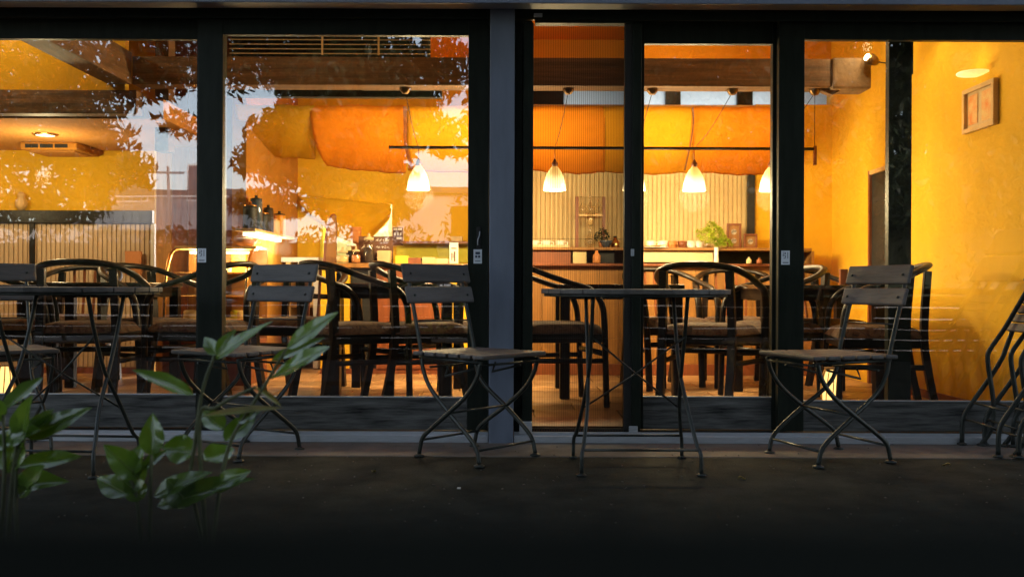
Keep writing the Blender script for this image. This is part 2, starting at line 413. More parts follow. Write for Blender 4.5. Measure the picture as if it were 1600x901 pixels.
M['greenlit'] = emis('lit_kitchen_lamp', (0.95, 1.0, 0.75), 1.2)
def point(name, loc, w, col, parent=None, rad=0.04):
    l = bpy.data.lights.new(name, 'POINT'); l.energy = w; l.color = col; l.shadow_soft_size = rad
    o = bpy.data.objects.new(name, l); COL.objects.link(o); o.location = loc
    if parent is not None: o.parent = parent
    return o
WARM = (1.0, 0.79, 0.41)
M['shadewall'] = mat('shaded_ochre_plaster', (0.46, 0.20, 0.028), 0.85, var=0.12, scale=2.5, bump=0.25, bscale=14, spec=0.2)  # ochre with the recess shade mixed in; also the air conditioner housing
M['beamend'] = mat('grey_brown_cut_timber', (0.20, 0.115, 0.055), 0.8, var=0.4, scale=9, bump=0.5, bscale=30)
M['brassdark'] = mat('dark_bronze', (0.16, 0.085, 0.03), 0.3, metal=0.8, var=0.2, scale=12)
M['clothO2'] = mat('orange_enamel', (0.70, 0.30, 0.02), 0.4, var=0.1)
def frosted():
    m = bpy.data.materials.new('frosted_window'); m.use_nodes = True; nt = m.node_tree; nt.nodes.clear()
    out = nt.nodes.new('ShaderNodeOutputMaterial'); a = nt.nodes.new('ShaderNodeBsdfTranslucent'); a.inputs[0].default_value = (.72, .84, .95, 1)
    b = nt.nodes.new('ShaderNodeBsdfDiffuse'); b.inputs[0].default_value = (.3, .33, .36, 1); mx = nt.nodes.new('ShaderNodeMixShader'); mx.inputs[0].default_value = .1
    nt.links.new(a.outputs[0], mx.inputs[1]); nt.links.new(b.outputs[0], mx.inputs[2]); nt.links.new(mx.outputs[0], out.inputs[0]); return m
M['clearfrost'] = frosted()
M['rib'] = mat('pale_midrib', (0.22, 0.30, 0.06), 0.5, var=0.1)
# ------------------------------------------------------------------ ground and street
def fx(px): return X(px, FA)
def fz(py): return Z(py, FA)
struct(box('street', (-60, 60, -60, -0.9, -0.30, -0.15), M['asphalt']))
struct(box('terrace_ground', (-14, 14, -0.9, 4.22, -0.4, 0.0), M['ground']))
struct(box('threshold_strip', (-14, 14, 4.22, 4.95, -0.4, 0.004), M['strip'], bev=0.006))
struct(box('backyard_ground', (-60, 60, 8.9, 60, -0.4, -0.02), M['asphalt']))
fe = thing('slat_fence', 'dark slatted fence right in front of the camera, its cap blurred along the bottom', 'fence', (0, 0, 0))
box('cap_rail', (-7.0, 7.0, -.16, .070, .68, .7362), M['ledge'], fe, .008)
for k in range(8):
    x0 = -7.0 + 1.75 * k
    box('post', (x0 - .035, x0 + .035, -.075, -.0255, 0, .6795), M['ledge'], fe)
    for q in range(6):
        zz_ = .035 + .106 * q + rnd.uniform(-.005, .004)
        hh_ = .0965 + rnd.uniform(-.003, .004)
        box('slat', (x0 + .003, x0 + 1.747, -.025, -.004, zz_, min(zz_ + hh_, .676)), M['ledge'], fe, .002)
struct(box('planting_bed', (-7.0, -0.55, 0.11, 2.1, -0.02, 0.03), M['soil']))
for i, (px, d) in enumerate(((718, 3.55), (505, 4.05), (640, 4.12), (1020, 3.6))):
    g = G(); s = 0.006 + 0.004 * (i % 2); q = X(px, d)
    g.prism([(q - s, d - s * .7, .002), (q + s, d - s, .002), (q + s * 1.2, d + s, .002), (q, d + s * 1.3, .002), (q - s * 1.1, d + s * .4, .002)], (0, 0, 0.004))
    if i == 0:
        tag(g.build('paper_scrap', M['chalk']), 'tiny pale scrap of litter on the dark terrace', 'litter')

g = G(); r_ = random.Random(5)
for k in range(420):
    x, y, s = r_.uniform(-2.6, 2.6), r_.uniform(2.4, 4.55), r_.uniform(.0015, .0045)
    a0 = r_.uniform(0, 6.28); z_ = .0042 if y > 4.22 else .0006
    g.prism([(x + s * r_.uniform(.6, 1.2) * math.cos(a0 + q * 1.26), y + s * r_.uniform(.6, 1.2) * math.sin(a0 + q * 1.26), z_) for q in range(5)], (0, 0, s * .8))
tag(g.build('grit', M['strip']), 'fine grit scattered over the dark terrace', 'grit', kind='stuff')
for k, (px, d, lab) in enumerate(((1160, 3.75, 'curled dead leaf on the terrace right of the round table'), (585, 3.85, 'curled dead leaf on the terrace left of the chair by the column'), (1480, 4.05, 'curled dead leaf on the terrace near the folded chairs'))):
    g = G(); x = X(px, d); a0 = k * 1.3
    g.grid(lambda u, v: Vector((x + .03 * (u - .5) * math.cos(a0) - .018 * (v - .5) * math.sin(math.pi * u) * math.sin(a0), d + .03 * (u - .5) * math.sin(a0) + .018 * (v - .5) * math.sin(math.pi * u) * math.cos(a0), .003 + .006 * abs(v - .5) * 2 + .004 * math.sin(u * 5))), 8, 4)
    tag(g.build('dead_leaf', M['leaf_lit_old'], thick=.0006), lab, 'leaf', 'dead leaves on the terrace')

# ------------------------------------------------------------------ facade: beam, head, column, jambs
tag(box('eave_beam', (-7, 7, FA - .27, FA - .17, 2.046, 2.30), M['steel'], bev=.004), 'blue grey steel beam running along the eaves above the doors', 'beam')
fr = thing('entrance_lintel', 'black timber lintel above the sliding doors', 'lintel', (0, FA, 0))
box('head_board', (-7, 7, -.06, -.0245, fz(35), 2.30), M['frame'], fr, .003)
box('soffit_board', (-7, 7, -.17, -.062, 2.20, 2.24), M['frame'], fr)
box('screen_cassette', (fx(834), fx(984), -.0585, .0, fz(41), fz(35) - .001), M['frame'], fr, .002)
box('drip_rail', (fx(836), 7, -.075, -.0605, fz(38), fz(24)), M['frame'], fr, .002)
lb = box('maker_plate', (fx(832), fx(845), -.0795, -.0755, fz(34), fz(28)), M['alu'], fr, .001)
col_ = thing('steel_column', 'blue grey steel column between the sliding doors and the screened doorway', 'column', (fx(784), FA, 0))
box('column_shaft', (-.059, .059, -.10, .10, 0.0, 2.16), M['steel'], col_, .004)
box('column_cap', (-.075, .075, -.11, .11, 2.16, 2.20), M['steel'], col_, .003)
jb = thing('door_jamb', 'black grooved jamb beside the blue grey column', 'door frame', (fx(803.5), FA, 0))
w1 = fx(832) - fx(803.5)
box('jamb_post', (0, w1 * .42, -.03, .14, 0.05, fz(36)), M['frame'], jb, .002)
box('jamb_stop', (w1 * .45, w1, -.055, .14, 0.05, fz(40)), M['frame'], jb, .002)
box('corner_block', (w1 * .30, w1 * .98, -.075, -.058, 0.045, fz(655)), M['alu'], jb, .002)
box('jamb_backing', (fx(757) - fx(803.5), w1 * .98, .145, .165, 0.05, 2.28), M['frame'], jb)
# bottom track
tr = thing('door_track', 'aluminium sliding door track along the threshold', 'door track', (0, FA, 0))
for x0, x1 in ((-7, fx(764)), (fx(804), 7)):
    box('track_base', (x0, x1, -.09, .22, 0.004, 0.036), M['alu'], tr, .002)
    box('track_gap', (x0, x1, -.055, .21, 0.036, 0.046), M['black'], tr)
    box('track_lip', (x0, x1, -.062, -.056, 0.036, 0.052), M['alu'], tr)
box('step_sill', (fx(804), fx(985), .0, .32, 0.046, FL + .002), M['redwood'], tr)

def slide_door(label, px0, g0, g1, px1, dy, ztop_py, zbot_py, rail_bot=0.052, stickers=(), lock=None):
    x0, xg0, xg1, x1 = fx(px0), fx(g0), fx(g1), fx(px1)
    t = thing('sliding_glass_door', label, 'glass door', ((x0 + x1) / 2, FA + dy, 0), group='sliding glass doors of the cafe front')
    c = (x0 + x1) / 2
    zt, zb, top = fz(ztop_py), fz(zbot_py), fz(22)
    box('stile', (x0 - c, xg0 - c, -.022, .022, rail_bot, top), M['frame'], t, .002)
    box('stile', (xg1 - c, x1 - c, -.022, .022, rail_bot, top), M['frame'], t, .002)
    box('top_rail', (xg0 - c, xg1 - c, -.019, .019, zt, top), M['frame'], t, .002)
    box('bottom_rail', (xg0 - c, xg1 - c, -.018, .018, rail_bot, zb), M['rail'], t, .003)
    box('glazing_bead', (xg0 - c, xg1 - c, -.021, -.010, zb + .0005, zb + .006), M['alu'], t)
    box('glass', (xg0 - c, xg1 - c, -.003, .003, zb + .0065, zt), M['glass'], t)
    for k, (px, kind) in enumerate(stickers):
        sx, sz = fx(px) - c, fz(401)
        pl = box('sticker', (sx - .0205, sx + .0205, -.0238, -.0225, sz - .034, sz + .034), M['sticker'], t)
        if kind == 'pull':
            text_mesh('引', .034, 'lettering', M['ink'], pl, (sx, -.0242, sz + .009))
            box('rule', (sx - .014, sx + .014, -.0246, -.0239, sz - .026, sz - .022), M['ink'], pl)
        else:
            for (a, b, e, h) in ((-.011, .011, .010, .022), (-.012, -.002, -.006, .005), (.002, .012, -.006, .005), (-.013, .013, -.024, -.021)):
                box('print_mark', (sx + a, sx + b, -.0246, -.0239, sz + e, sz + h), M['ink'], pl)
    if lock:
        lx, lz = fx(lock) - c, fz(372)
        hd = G().box(lx - .010, lx + .010, -.026, -.0223, lz - .052, lz + .052).build('latch_recess', M['black'], t, .002)
        G().tube(spline([(lx - .004, -.030, lz - .036), (lx - .003, -.036, lz - .01), (lx + .004, -.036, lz + .01), (lx + .005, -.030, lz + .03)], 4), .0032).build('latch', M['alu'], hd)
    return t
slide_door('leftmost glass door behind the table, reflecting tree leaves', -130, -92, 303, 346, .055, 60.5, 620)
slide_door('glass door between the blue grey column and the leftmost pane, two white stickers', 311, 349, 731, 763, .0, 57.5, 621, stickers=((317.5, 'pull'), (746.5, 'other')), lock=748)
slide_door('narrow glass door right of the pleated screen', 984, 1007, 1209, 1222, .055, 64.5, 621)
slide_door('wide glass door at the right showing the ochre side wall, one white sticker', 1214, 1254, 1690, 1740, .0, 62, 624, stickers=((1225, 'pull'),))
# pleated insect screen
sc_ = thing('pleated_screen', 'pleated dark insect screen drawn across the open doorway', 'insect screen', (fx(832), FA - .035, 0))
W = fx(973) - fx(832)
xs = [0.0]
while xs[-1] < W:
    u = xs[-1] / W
    xs.append(xs[-1] + (0.0128 - 0.0060 * u) * (.72 if len(xs) % 2 else .28))
g = G(); z0, z1 = 0.062, fz(40.5)
for i, x in enumerate(xs):
    yy = (.0040 if i % 2 else -.0040) * (0.35 + 0.8 * (x / W))
    g.v += [(x, yy, z0), (x, yy, z1)]
for i in range(len(xs) - 1): g.face((2*i, 2*i+2, 2*i+3, 2*i+1))
g.build('pleated_mesh', M['screen'], sc_)
g = G()
for i in range(0, len(xs) - 1, 2): g.box(xs[i] + .001, xs[i] + .0055, -.006, .006, .052, .066)
tag(g.build('pleat_teeth', M['black'], sc_), kind='stuff')
hx = fx(985) - fx(832)
box('pull_bar', (hx, hx + .044, -.022, .018, .052, fz(41)), M['frame'], sc_, .003)
box('side_channel', (W + .001, hx - .001, -.012, .03, .052, fz(41)), M['black'], sc_)
box('finger_pull', (hx - .004 - .002, hx + .010, -.026, -.0225, fz(400), fz(389)), M['alu'], sc_, .001)
box('corner_guide', (hx - .012, hx + .030, -.030, -.0222, .052, .082), M['alu'], sc_, .003)
for zz in (.98, .5): G().tube([(0, 0, zz), (W, 0, zz)], .0008, 5).build('tension_thread', M['black'], sc_)
# post standing just behind the right-hand glass
po = thing('inner_post', 'dark timber post standing behind the right-hand glass', 'post', (fx(1388), FA + .20, 0))
wpo = X(1424, FA + .20) - X(1388, FA + .20)
po.location.x = X(1388, FA + .20)
box('post_shaft', (0, wpo, 0, .05, FL, 2.30), M['frame'], po, .003)
box('post_strip', (wpo + .0005, wpo + .010, .01, .05, Z(113, FA + .2), 2.30), M['frame'], po)

# ------------------------------------------------------------------ outdoor folding chairs and tables
def make_folding_chair(name='folding_chair'):
    t = thing(name, '', 'chair', group='slatted folding chairs on the terrace')
    top = [(-.285, .845), (-.235, .66), (-.185, .47), (-.170, .385), (-.12, .30), (.02, .195), (.125, .115), (.165, .07), (.182, .012)]
    oth = [(.19, .435), (.168, .365), (.11, .29), (.0, .205), (-.115, .125), (-.165, .08), (-.185, .012)]
    for s in (-1, 1):
        a = [(x, s * (.168 + (.012 if z < .3 else 0)), z) for x, z in top]
        b = [(x, s * (.184 if z > .2 else .176), z) for x, z in oth]
        lg = G().tube(spline(a, 5), .0105, 8, r2=.0075, up=(0, 1, 0)).build('leg', M['chairmetal'], t)
        G().lathe([(.012, 0), (.024, .0), (.024, .006), (.010, .012)], (top[-1][0], s * .18, .001), 12).build('foot', M['chairmetal'], lg)
        lg = G().tube(spline(b, 5), .0105, 8, r2=.0075, up=(0, 1, 0)).build('leg', M['chairmetal'], t)
        G().lathe([(.012, 0), (.024, .0), (.024, .006), (.010, .012)], (oth[-1][0], s * .176, .001), 12).build('foot', M['chairmetal'], lg)
        G().tube([(-.19, s * .168, .437), (.0, s * .178, .434), (.195, s * .186, .431)], .008, 6).build('seat_rail', M['chairmetal'], t)
        G().tube([(-.03, s * .150, .405), (-.05, s * .150, .36), (.12, s * .150, .40)], .005, 6).build('brace', M['chairmetal'], t)
    for (x, z, w) in ((.168, .065, .175), (-.168, .075, .172), (.015, .21, .172), (.19, .42, .184), (-.13, .395, .165)):
        G().tube([(x, -w, z), (x, w, z)], .0055, 6).build('cross_bar', M['chairmetal'], t)
    G().tube([(-.217, -.168, .59), (-.217, .168, .59)], .0035, 6).build('back_rod', M['chairmetal'], t)
    for k in range(6):
        x = -.168 + k * .072
        G().box(x - .031, x + .031, -.205, .205, .4445, .463).build('seat_slat', M['chairwood'], t, .006)
    ang = math.atan2(.05, .185)
    mt = Matrix.Rotation(-ang, 3, 'Y')
    for z, h in ((.805, .088), (.708, .078)):
        x = -.285 + (.845 - z) * .265 + .014
        sl = G().obox((x, 0, z), (.017, .42, h), mt).build('back_slat', M['chairwood'], t, .009)
        for s in (-1, 1):
            G().obox((x + .012, s * .168, z), (.008, .011, .011), mt).build('bolt', M['chairmetal'], sl, .003)
    return t
fc = make_folding_chair()
for i, (x, y, dx, dy, lab) in enumerate((
    (-.150, 4.225, .75, -.66, 'slatted folding chair in front of the blue grey column'),
    (1.392, 4.216, -.95, -.31, 'slatted folding chair in front of the wide right-hand door'),
    (-1.215, 4.32, -.52, -.85, 'slatted folding chair just behind the glossy leaves, facing left'),
    (-2.30, 4.30, .62, -.78, 'slatted folding chair cut off at the left edge behind the table'))):
    again(fc, (x, y, 0.002), math.atan2(dy, dx), lab, i == 0)

def make_folded_chair():
    t = thing('folded_chair', '', 'chair', group='folded chairs leaning together at the right edge')
    ref = 4.63
    def q(px, py): p = P(px, py, ref); return (p.x - P(1535, 0, ref).x, p.z + .006)
    A = [q(1648, 385), q(1600, 465), q(1573, 511), q(1551, 543), q(1547, 557), q(1550, 583), q(1556, 626), q(1553, 665), q(1538, 689)]
    B = [q(1592, 505), q(1579, 540), q(1572, 558), q(1555, 586), q(1527, 626), q(1513, 651), q(1511, 688)]
    for s in (0, 1):
        for C_, w in ((A, .02), (B, .0)):
            y = -s * (.34 - 2 * w) - w
            G().tube(spline([(x, y, z) for x, z in C_], 5), .0115, 8, r2=.008, up=(0, 1, 0)).build('leg', M['chairmetal'], t)
            e = C_[-1]
            G().lathe([(.012, 0), (.022, .0), (.022, .006), (.010, .012)], (e[0], y, max(e[1] - .008, .002)), 12).build('foot', M['chairmetal'], t)
    for C_, k in ((A, 7), (B, 4), (B, 5)):
        x, z = C_[k]
        G().tube([(x, -.02, z), (x, -.32, z)], .005, 6).build('cross_bar', M['chairmetal'], t)
    dx, dz = A[1][0] - A[2][0], A[1][1] - A[2][1]; l = math.hypot(dx, dz); m = Matrix.Rotation(-math.atan2(dz, dx), 3, 'Y')
    for k in range(4):
        f = .1 + k * .30
        G().obox((A[2][0] + dx * f + .03, -.17, A[2][1] + dz * f - .01), (l * .26, .36, .017), m).build('seat_slat', M['chairwood'], t, .005)
    for k in range(2):
        f = 1.55 + k * 1.0
        G().obox((A[1][0] + dx * (f - .6) - .01, -.17, A[1][1] + dz * (f - .6) + .01), (l * .9, .40, .017), m).build('back_slat', M['chairwood'], t, .006)
    return t
fd = make_folded_chair()
again(fd, (X(1535, 4.63) - .05, 4.57, 0.002), 0, 'folded slatted chair at the right edge, leftmost of the leaning stack', True)
again(fd, (X(1535, 4.63) + .05, 4.55, 0.002), R(-3), 'folded slatted chair in the middle of the leaning stack at the right edge', False)
again(fd, (X(1535, 4.63) + .16, 4.50, 0.002), R(-5), 'folded slatted chair cut off by the right edge, rightmost of the leaning stack', False)

def make_round_table():
    t = thing('folding_table', '', 'table', group='round folding tables on the terrace')
    z1 = .738
    n = 9; r = .39; w = 2 * r / n
    for k in range(n):                                  # the top is made of planks
        y0 = -r + k * w + .002; y1 = y0 + w - .004
        pts = []
        def xe(y): return math.sqrt(max(r * r - y * y, .004))
        ys = [y0 + (y1 - y0) * i / 4 for i in range(5)]
        poly = [(xe(y), y, z1 - .02) for y in ys] + [(-xe(y), y, z1 - .02) for y in reversed(ys)]
        G().prism(poly, (0, 0, .02)).build('plank', M['chairwood'], t, .003)
    ring = [(math.cos(a) * .375, math.sin(a) * .375, z1 - .026) for a in [2 * math.pi * i / 48 for i in range(49)]]
    G().tube(ring, .0055, 6).build('rim', M['chairmetal'], t)
    for s in (-1, 1):
        G().tube([(-.36, s * .12, z1 - .026), (.36, s * .12, z1 - .026)], .008, 4).build('batten', M['chairmetal'], t)
        for e in (-1, 1):
            pts = [(e * .190, s * .155, .708), (e * .190, s * .10, .56), (e * .192, s * .02, .40), (e * .205, -s * .09, .25), (e * .226, -s * .165, .12), (e * .236, -s * .197, .085), (e * .238, -s * .20, .008)]
            lg = G().tube(spline(pts, 4), .0082, 8).build('leg', M['chairmetal'], t)
            G().lathe([(.010, 0), (.020, .0), (.020, .005), (.009, .010)], (e * .238, -s * .20, .001), 12).build('foot', M['chairmetal'], lg)
        zz = .10
        G().tube([(-.232, -s * .187, zz), (.232, -s * .187, zz)], .0058, 6).build('cross_bar', M['chairmetal'], t)
    G().tube([(-.19, -.09, .545), (.0, -.005, .39), (.20, .10, .235)], .0042, 6).build('diagonal_brace', M['chairmetal'], t)
    G().tube([(.19, -.098, .545), (.0, .002, .382), (-.20, .092, .235)], .0042, 6).build('diagonal_brace', M['chairmetal'], t)
    return t
rt = make_round_table()
again(rt, (.512, 4.0, .002), R(1), 'round slatted folding table in front of the pleated screen', True)
again(rt, (-1.845, 3.93, .002), R(-3), 'round slatted folding table behind the leafy plant at the left', False)
# ------------------------------------------------------------------ foreground plants
def leaf_obj(base, tip, w, nrm, parent, org, m, droop=.06, fold=.16):
    base, tip = Vector(base), Vector(tip)
    t = tip - base; L = t.length; t.normalize()
    n = Vector(nrm); n = (n - t * n.dot(t)).normalized(); s = t.cross(n)
    g = G(); nu, nv = 12, 6; ph = rnd.uniform(0, 6); tw = rnd.uniform(-.35, .35)
    def fn(u, v):
        prof = (math.sin(math.pi * min(1, u ** .80)) ** .85) * (1 - .25 * u) * 1.12 if 0 < u < 1 else 0.0
        k = (v - .5) * 2
        p = base + t * (L * u) + s * (k * w * .5 * prof) + n * (-(abs(k) ** 1.0 - .5) * -fold * w * prof * 1.0 - droop * L * (u - .35) ** 2 * 2)
        p += n * ((.035 * w * math.sin(u * 15 + k * 3 + ph) * abs(k) + tw * w * k * (u - .3)) * prof)
        return p - org
    g.grid(fn, nu, nv)
    o = g.build('leaf', m, parent)
    g2 = G().tube([fn(u, .5) + n * .0005 for u in (.02, .2, .4, .6, .8, .95)], .0010, 5, taper=lambda q: 1.1 - .8 * q)
    g2.build('midrib', M['rib'], o)
    return o
def plant(name, label, stems, leaves, d, basepx):
    org = Vector((X(basepx, d), d, .03))
    t = thing(name, label, 'plant', org, group='glossy-leaved plants in the foreground')
    for st in stems:
        pts = [P(px, py, dd) for px, py, dd in st]
        root = Vector((pts[0].x + rnd.uniform(-.03, .03), pts[0].y, .03))
        pts = [root, root.lerp(pts[0], .6)] + pts
        G().tube([p - org for p in spline(pts, 4)], .0038, 7, taper=lambda q: 1.25 - .55 * q).build('stem', M['stem'], t)
    for (bx, by, tx, ty, w, n, mk) in leaves:
        dd = d + rnd.uniform(-.03, .03)
        leaf_obj(P(bx, by, d), P(tx, ty, dd + rnd.uniform(-.03, .03)), w * d / FPX, n, t, org, M[mk], droop=rnd.uniform(.02, .10), fold=rnd.uniform(.12, .24))
    return t
UPC = (0, -.55, .83); FACE = (0, -.9, .4); UP = (.1, -.25, .96)
plant('glossy_plant', 'tall leafy plant with long glossy leaves crossing the folding chair', 
    [[(330, 900, 1.72), (300, 760, 1.7), (306, 690, 1.7), (312, 640, 1.7), (320, 600, 1.7), (336, 556, 1.7)],
     [(330, 900, 1.68), (345, 760, 1.7), (362, 690, 1.7), (388, 645, 1.7), (422, 590, 1.7), (448, 545, 1.7)],
     [(312, 655, 1.7), (335, 640, 1.7), (365, 622, 1.7), (400, 606, 1.7)]],
    [(304, 618, 207, 577, 38, (-.1, -.5, .85), 'leafy'), (334, 562, 424, 500, 26, (.1, -.7, .6), 'leafy'),
     (338, 553, 369, 515, 20, (.3, -.8, .5), 'leafy'), (340, 556, 318, 526, 22, (-.3, -.8, .5), 'leafy'),
     (448, 545, 528, 487, 32, (-.2, -.8, .55), 'leafy'), (422, 592, 514, 540, 40, (.1, -.6, .78), 'leafy'),
     (424, 565, 508, 526, 24, (.2, -.5, .8), 'leafy'), (400, 606, 442, 634, 12, (.1, -.5, .9), 'leaf_lit_old'),
     (312, 652, 442, 634, 17, (.1, -.5, .88), 'leaf_lit_old'), (350, 672, 315, 642, 34, (-.1, -.6, .8), 'leafy'),
     (352, 690, 400, 648, 36, (.2, -.6, .8), 'leafy'), (306, 706, 252, 700, 46, (-.1, -.9, .4), 'leafy'),
     (320, 720, 368, 700, 40, (.2, -.6, .7), 'leafy'), (372, 660, 412, 636, 26, (.1, -.7, .7), 'leafy')], 1.7, 320)
plant('glossy_plant', 'low leafy plant in the bottom left corner beside the table leg',
    [[(10, 900, 1.6), (20, 760, 1.6), (28, 690, 1.6), (34, 640, 1.6)], [(0, 900, 1.62), (8, 760, 1.6), (6, 650, 1.6)], [(30, 900, 1.58), (26, 740, 1.6), (42, 680, 1.6)]],
    [(6, 642, 66, 587, 34, (-.2, -.75, .6), 'leafy'), (26, 704, 46, 620, 48, (-.3, -.85, .4), 'leafy'), (40, 686, 144, 638, 36, (.1, -.88, .45), 'leafy'),
     (12, 742, 34, 652, 58, (-.2, -.9, .3), 'leafy'), (44, 682, 84, 640, 32, (-.1, -.5, .85), 'leafy'), (2, 662, -30, 610, 36, (.1, -.8, .6), 'leafy'),
     (24, 730, 128, 712, 34, (.1, -.6, .8), 'leafy'), (20, 755, 110, 752, 40, (.1, -.7, .7), 'leafy'), (14, 700, -40, 690, 40, (0, -.6, .8), 'leafy'), (30, 775, 70, 728, 46, (.1, -.7, .7), 'leafy'), (36, 668, 112, 655, 26, (.0, -.5, .85), 'leafy'), (10, 690, 62, 672, 40, (-.1, -.8, .6), 'leafy')], 1.6, 15)
plant('glossy_plant', 'small leafy plant with one upright leaf between its two taller neighbours',
    [[(235, 900, 1.66), (236, 770, 1.66), (238, 712, 1.66)], [(225, 900, 1.66), (215, 780, 1.66), (200, 740, 1.66)]],
    [(238, 714, 239, 646, 38, (.25, -.95, .2), 'leafy'), (220, 748, 163, 696, 42, (-.1, -.7, .7), 'leafy'), (222, 735, 262, 702, 22, (.1, -.6, .8), 'leafy'),
     (200, 745, 228, 690, 40, (-.2, -.8, .5), 'leafy'), (205, 775, 150, 745, 40, (0, -.7, .7), 'leafy'), (225, 780, 196, 752, 36, (0, -.7, .7), 'leafy'),
     (240, 775, 330, 735, 36, (0, -.7, .7), 'leafy'), (245, 790, 395, 742, 46, (0, -.7, .7), 'leafy'), (300, 790, 262, 748, 46, (-.1, -.7, .7), 'leafy'), (330, 765, 392, 735, 34, (.1, -.7, .7), 'leafy'), (200, 770, 232, 720, 36, (.1, -.8, .6), 'leafy')], 1.66, 235)
# ------------------------------------------------------------------ cafe shell
XR = 2.57
YB, YK, YC = 7.75, 8.5, 7.4
struct(box('cafe_subfloor', (-6.2, 2.9, 4.95, 9.0, -0.4, FL - .012), M['grout']))
floor = struct(box('cafe_floor', (-6.0, 2.56, 4.96, 5.0, FL - .011, FL - .004), M['grout']))
tl_proto = None
tw, td = .46, .31
for r_ in range(9):
    y0 = 4.99 + r_ * td
    n = 0
    x0 = -5.4 + (r_ % 2) * .23
    while x0 < 2.45:
        vis = abs((x0 + tw / 2) * FPX / y0) < 900
        if vis:
            if tl_proto is None:
                tl_proto = G().box(-tw/2 + .004, tw/2 - .004, -td/2 + .004, td/2 - .004, -.012, 0).build('tile', M['tile'], floor, .003, 1)
                o = tl_proto
            else:
                o = tl_proto.copy(); COL.objects.link(o); o.parent = floor
            o.location = (min(x0 + tw / 2, 2.32), y0 + td / 2, FL + rnd.uniform(-.0015, .0015))
        x0 += tw
tag(box('side_wall', (XR, XR + .2, 4.78, 9.0, -.4, 3.0), M['ochre']), 'rough ochre plaster side wall at the right', 'wall')
tag(box('far_side_wall', (-6.3, -6.0, 4.9, 9.0, -.4, 3.0), M['ochre']), 'ochre side wall closing the room beyond the left edge', 'wall')
struct(box('ceiling', (-6.3, 2.8, 4.75, 9.2, 2.74, 2.9), M['deep']))
tag(box('roof', (-7.0, 7.0, 4.45, 9.4, 2.92, 3.06), M['rooftile']), 'flat roof slab over the cafe', 'roof')
tag(box('lintel_wall', (-7.0, 7.0, 4.6725, 4.74, 2.29, 2.92), M['frame']), 'dark wall panel above the door head', 'wall')
tag(box('pier_wall', (XR + .2, 7, 4.64, 4.84, -.02, 2.30), M['frame']), 'dark wall continuing to the right of the doors', 'wall')
tag(box('pier_wall', (-7, fx(-132), 4.74, 4.86, -.02, 2.30), M['frame']), 'dark wall continuing to the left of the doors', 'wall')

# right-hand dark doorway in the ochre wall
dw = thing('inner_doorway', 'narrow dark doorway in the ochre side wall', 'doorway', (XR, 6.2, FL))
ya, yb = XR * FPX / (1388 - 800), XR * FPX / (1362 - 800)
yb2 = ya - .12
zt = Z(272, yb) - FL
box('dark_infill', (-.012, -.002, yb2 - 6.2, yb - 6.2 - .03, 0, zt), M['black'], dw)  # black sheet standing for the dark inside of the doorway
box('door_frame', (-.03, -.001, yb - 6.2 - .03, yb - 6.2, 0, zt + .03), M['redwood'], dw)
box('door_frame', (-.03, -.001, yb2 - 6.2 - .03, yb2 - 6.2, 0, zt + .03), M['framewood'], dw)
box('door_frame', (-.03, -.001, yb2 - 6.2, yb - 6.2 - .03, zt + .0005, zt + .03), M['framewood'], dw)
tag(box('skirting', (XR - .012, XR - .001, 4.9, yb2 - .04, FL, FL + .05), M['redwood']), 'thin dark skirting along the foot of the ochre wall', 'skirting')
# framed picture on the side wall
y1_, y0_ = XR * FPX / 710, XR * FPX / 760
zc0, zc1 = Z(208, y1_), Z(140, y1_)
pc = thing('framed_picture', 'pale wooden frame with two small red prints on the ochre wall', 'picture', (XR - .001, (y0_ + y1_) / 2, zc0))
hw = (y1_ - y0_) / 2; hh = zc1 - zc0
for nm, b in (('frame_bar', (-.03, 0, -hw, hw, 0, .025)), ('frame_bar', (-.03, 0, -hw, hw, hh - .025, hh)), ('frame_bar', (-.0305, 0, -hw, -hw + .028, .0255, hh - .0255)), ('frame_bar', (-.0305, 0, hw - .028, hw, .0255, hh - .0255))):
    box(nm, b, M['framewood'], pc, .003)
box('mount', (-.012, -.002, -hw + .028, hw - .028, .025, hh - .025), M['board'], pc)
for s in (-1, 1): box('print', (-.016, -.0125, s * hw * .43 - hw * .30, s * hw * .43 + hw * .30, .042, hh - .042), M['picture'], pc)
wl = thing('wall_lamp', 'small round lit wall lamp above the framed picture', 'lamp', (XR - .05, 5.25, Z(115, 5.25)))
G().lathe([(.02, 0), (.085, .004), (.09, .010), (.085, .016), (.02, .02)], n=24).build('lamp_disc', M['downlight'], wl)
G().tube([(0, 0, .01), (.05, 0, .01)], .008).build('bracket', M['brass'], wl)
point('lamp_light', (-.06, 0, .08), .06, WARM, wl, .05)

# back walls
def ribbed(name, x0, x1, y, z0, z1, pitch, duty, m, parent, depth=.012):
    g = G(); x = x0
    while x < x1 - pitch * .4:
        g.box(x, min(x + pitch * duty, x1), y - depth, y, z0, z1); x += pitch
    o = g.build(name, m, parent); tag(o, kind='stuff'); return o
EW = thing('corrugated_wall', 'cream ribbed wall behind the counter', 'wall', (0, YB, 0))
box('wall_body', (.08, 2.58, .0, .14, FL, Z(163, YB)), M['groove'], EW)
ribbed('ribs', .09, X(1164, YB), -.001, .9, 2.1, .036, .72, M['cream'], EW, .008)
FW = tag(box('back_wall', (X(1178, YB), XR, YB - .03, YB - .002, FL, Z(163, YB)), M['ochre']), 'bright ochre end of the back wall beside the side wall', 'wall')
tag(box('upper_wall', (.08, 2.58, YB, YB + .14, Z(135, YB), 2.74), M['deep']), 'deep orange wall above the clerestory window', 'wall')
tag(box('dark_post', (X(1165, YB), X(1176, YB), YB - .06, YB - .031, 1.05, 2.1), M['black']), 'slim dark post at the end of the ribbed wall', 'post')
cw = thing('clerestory_window', 'strip of pale window between the beam and the hanging cloths', 'window', (0, YB + .05, Z(163, YB)))
hcw = Z(135, YB) - Z(163, YB)
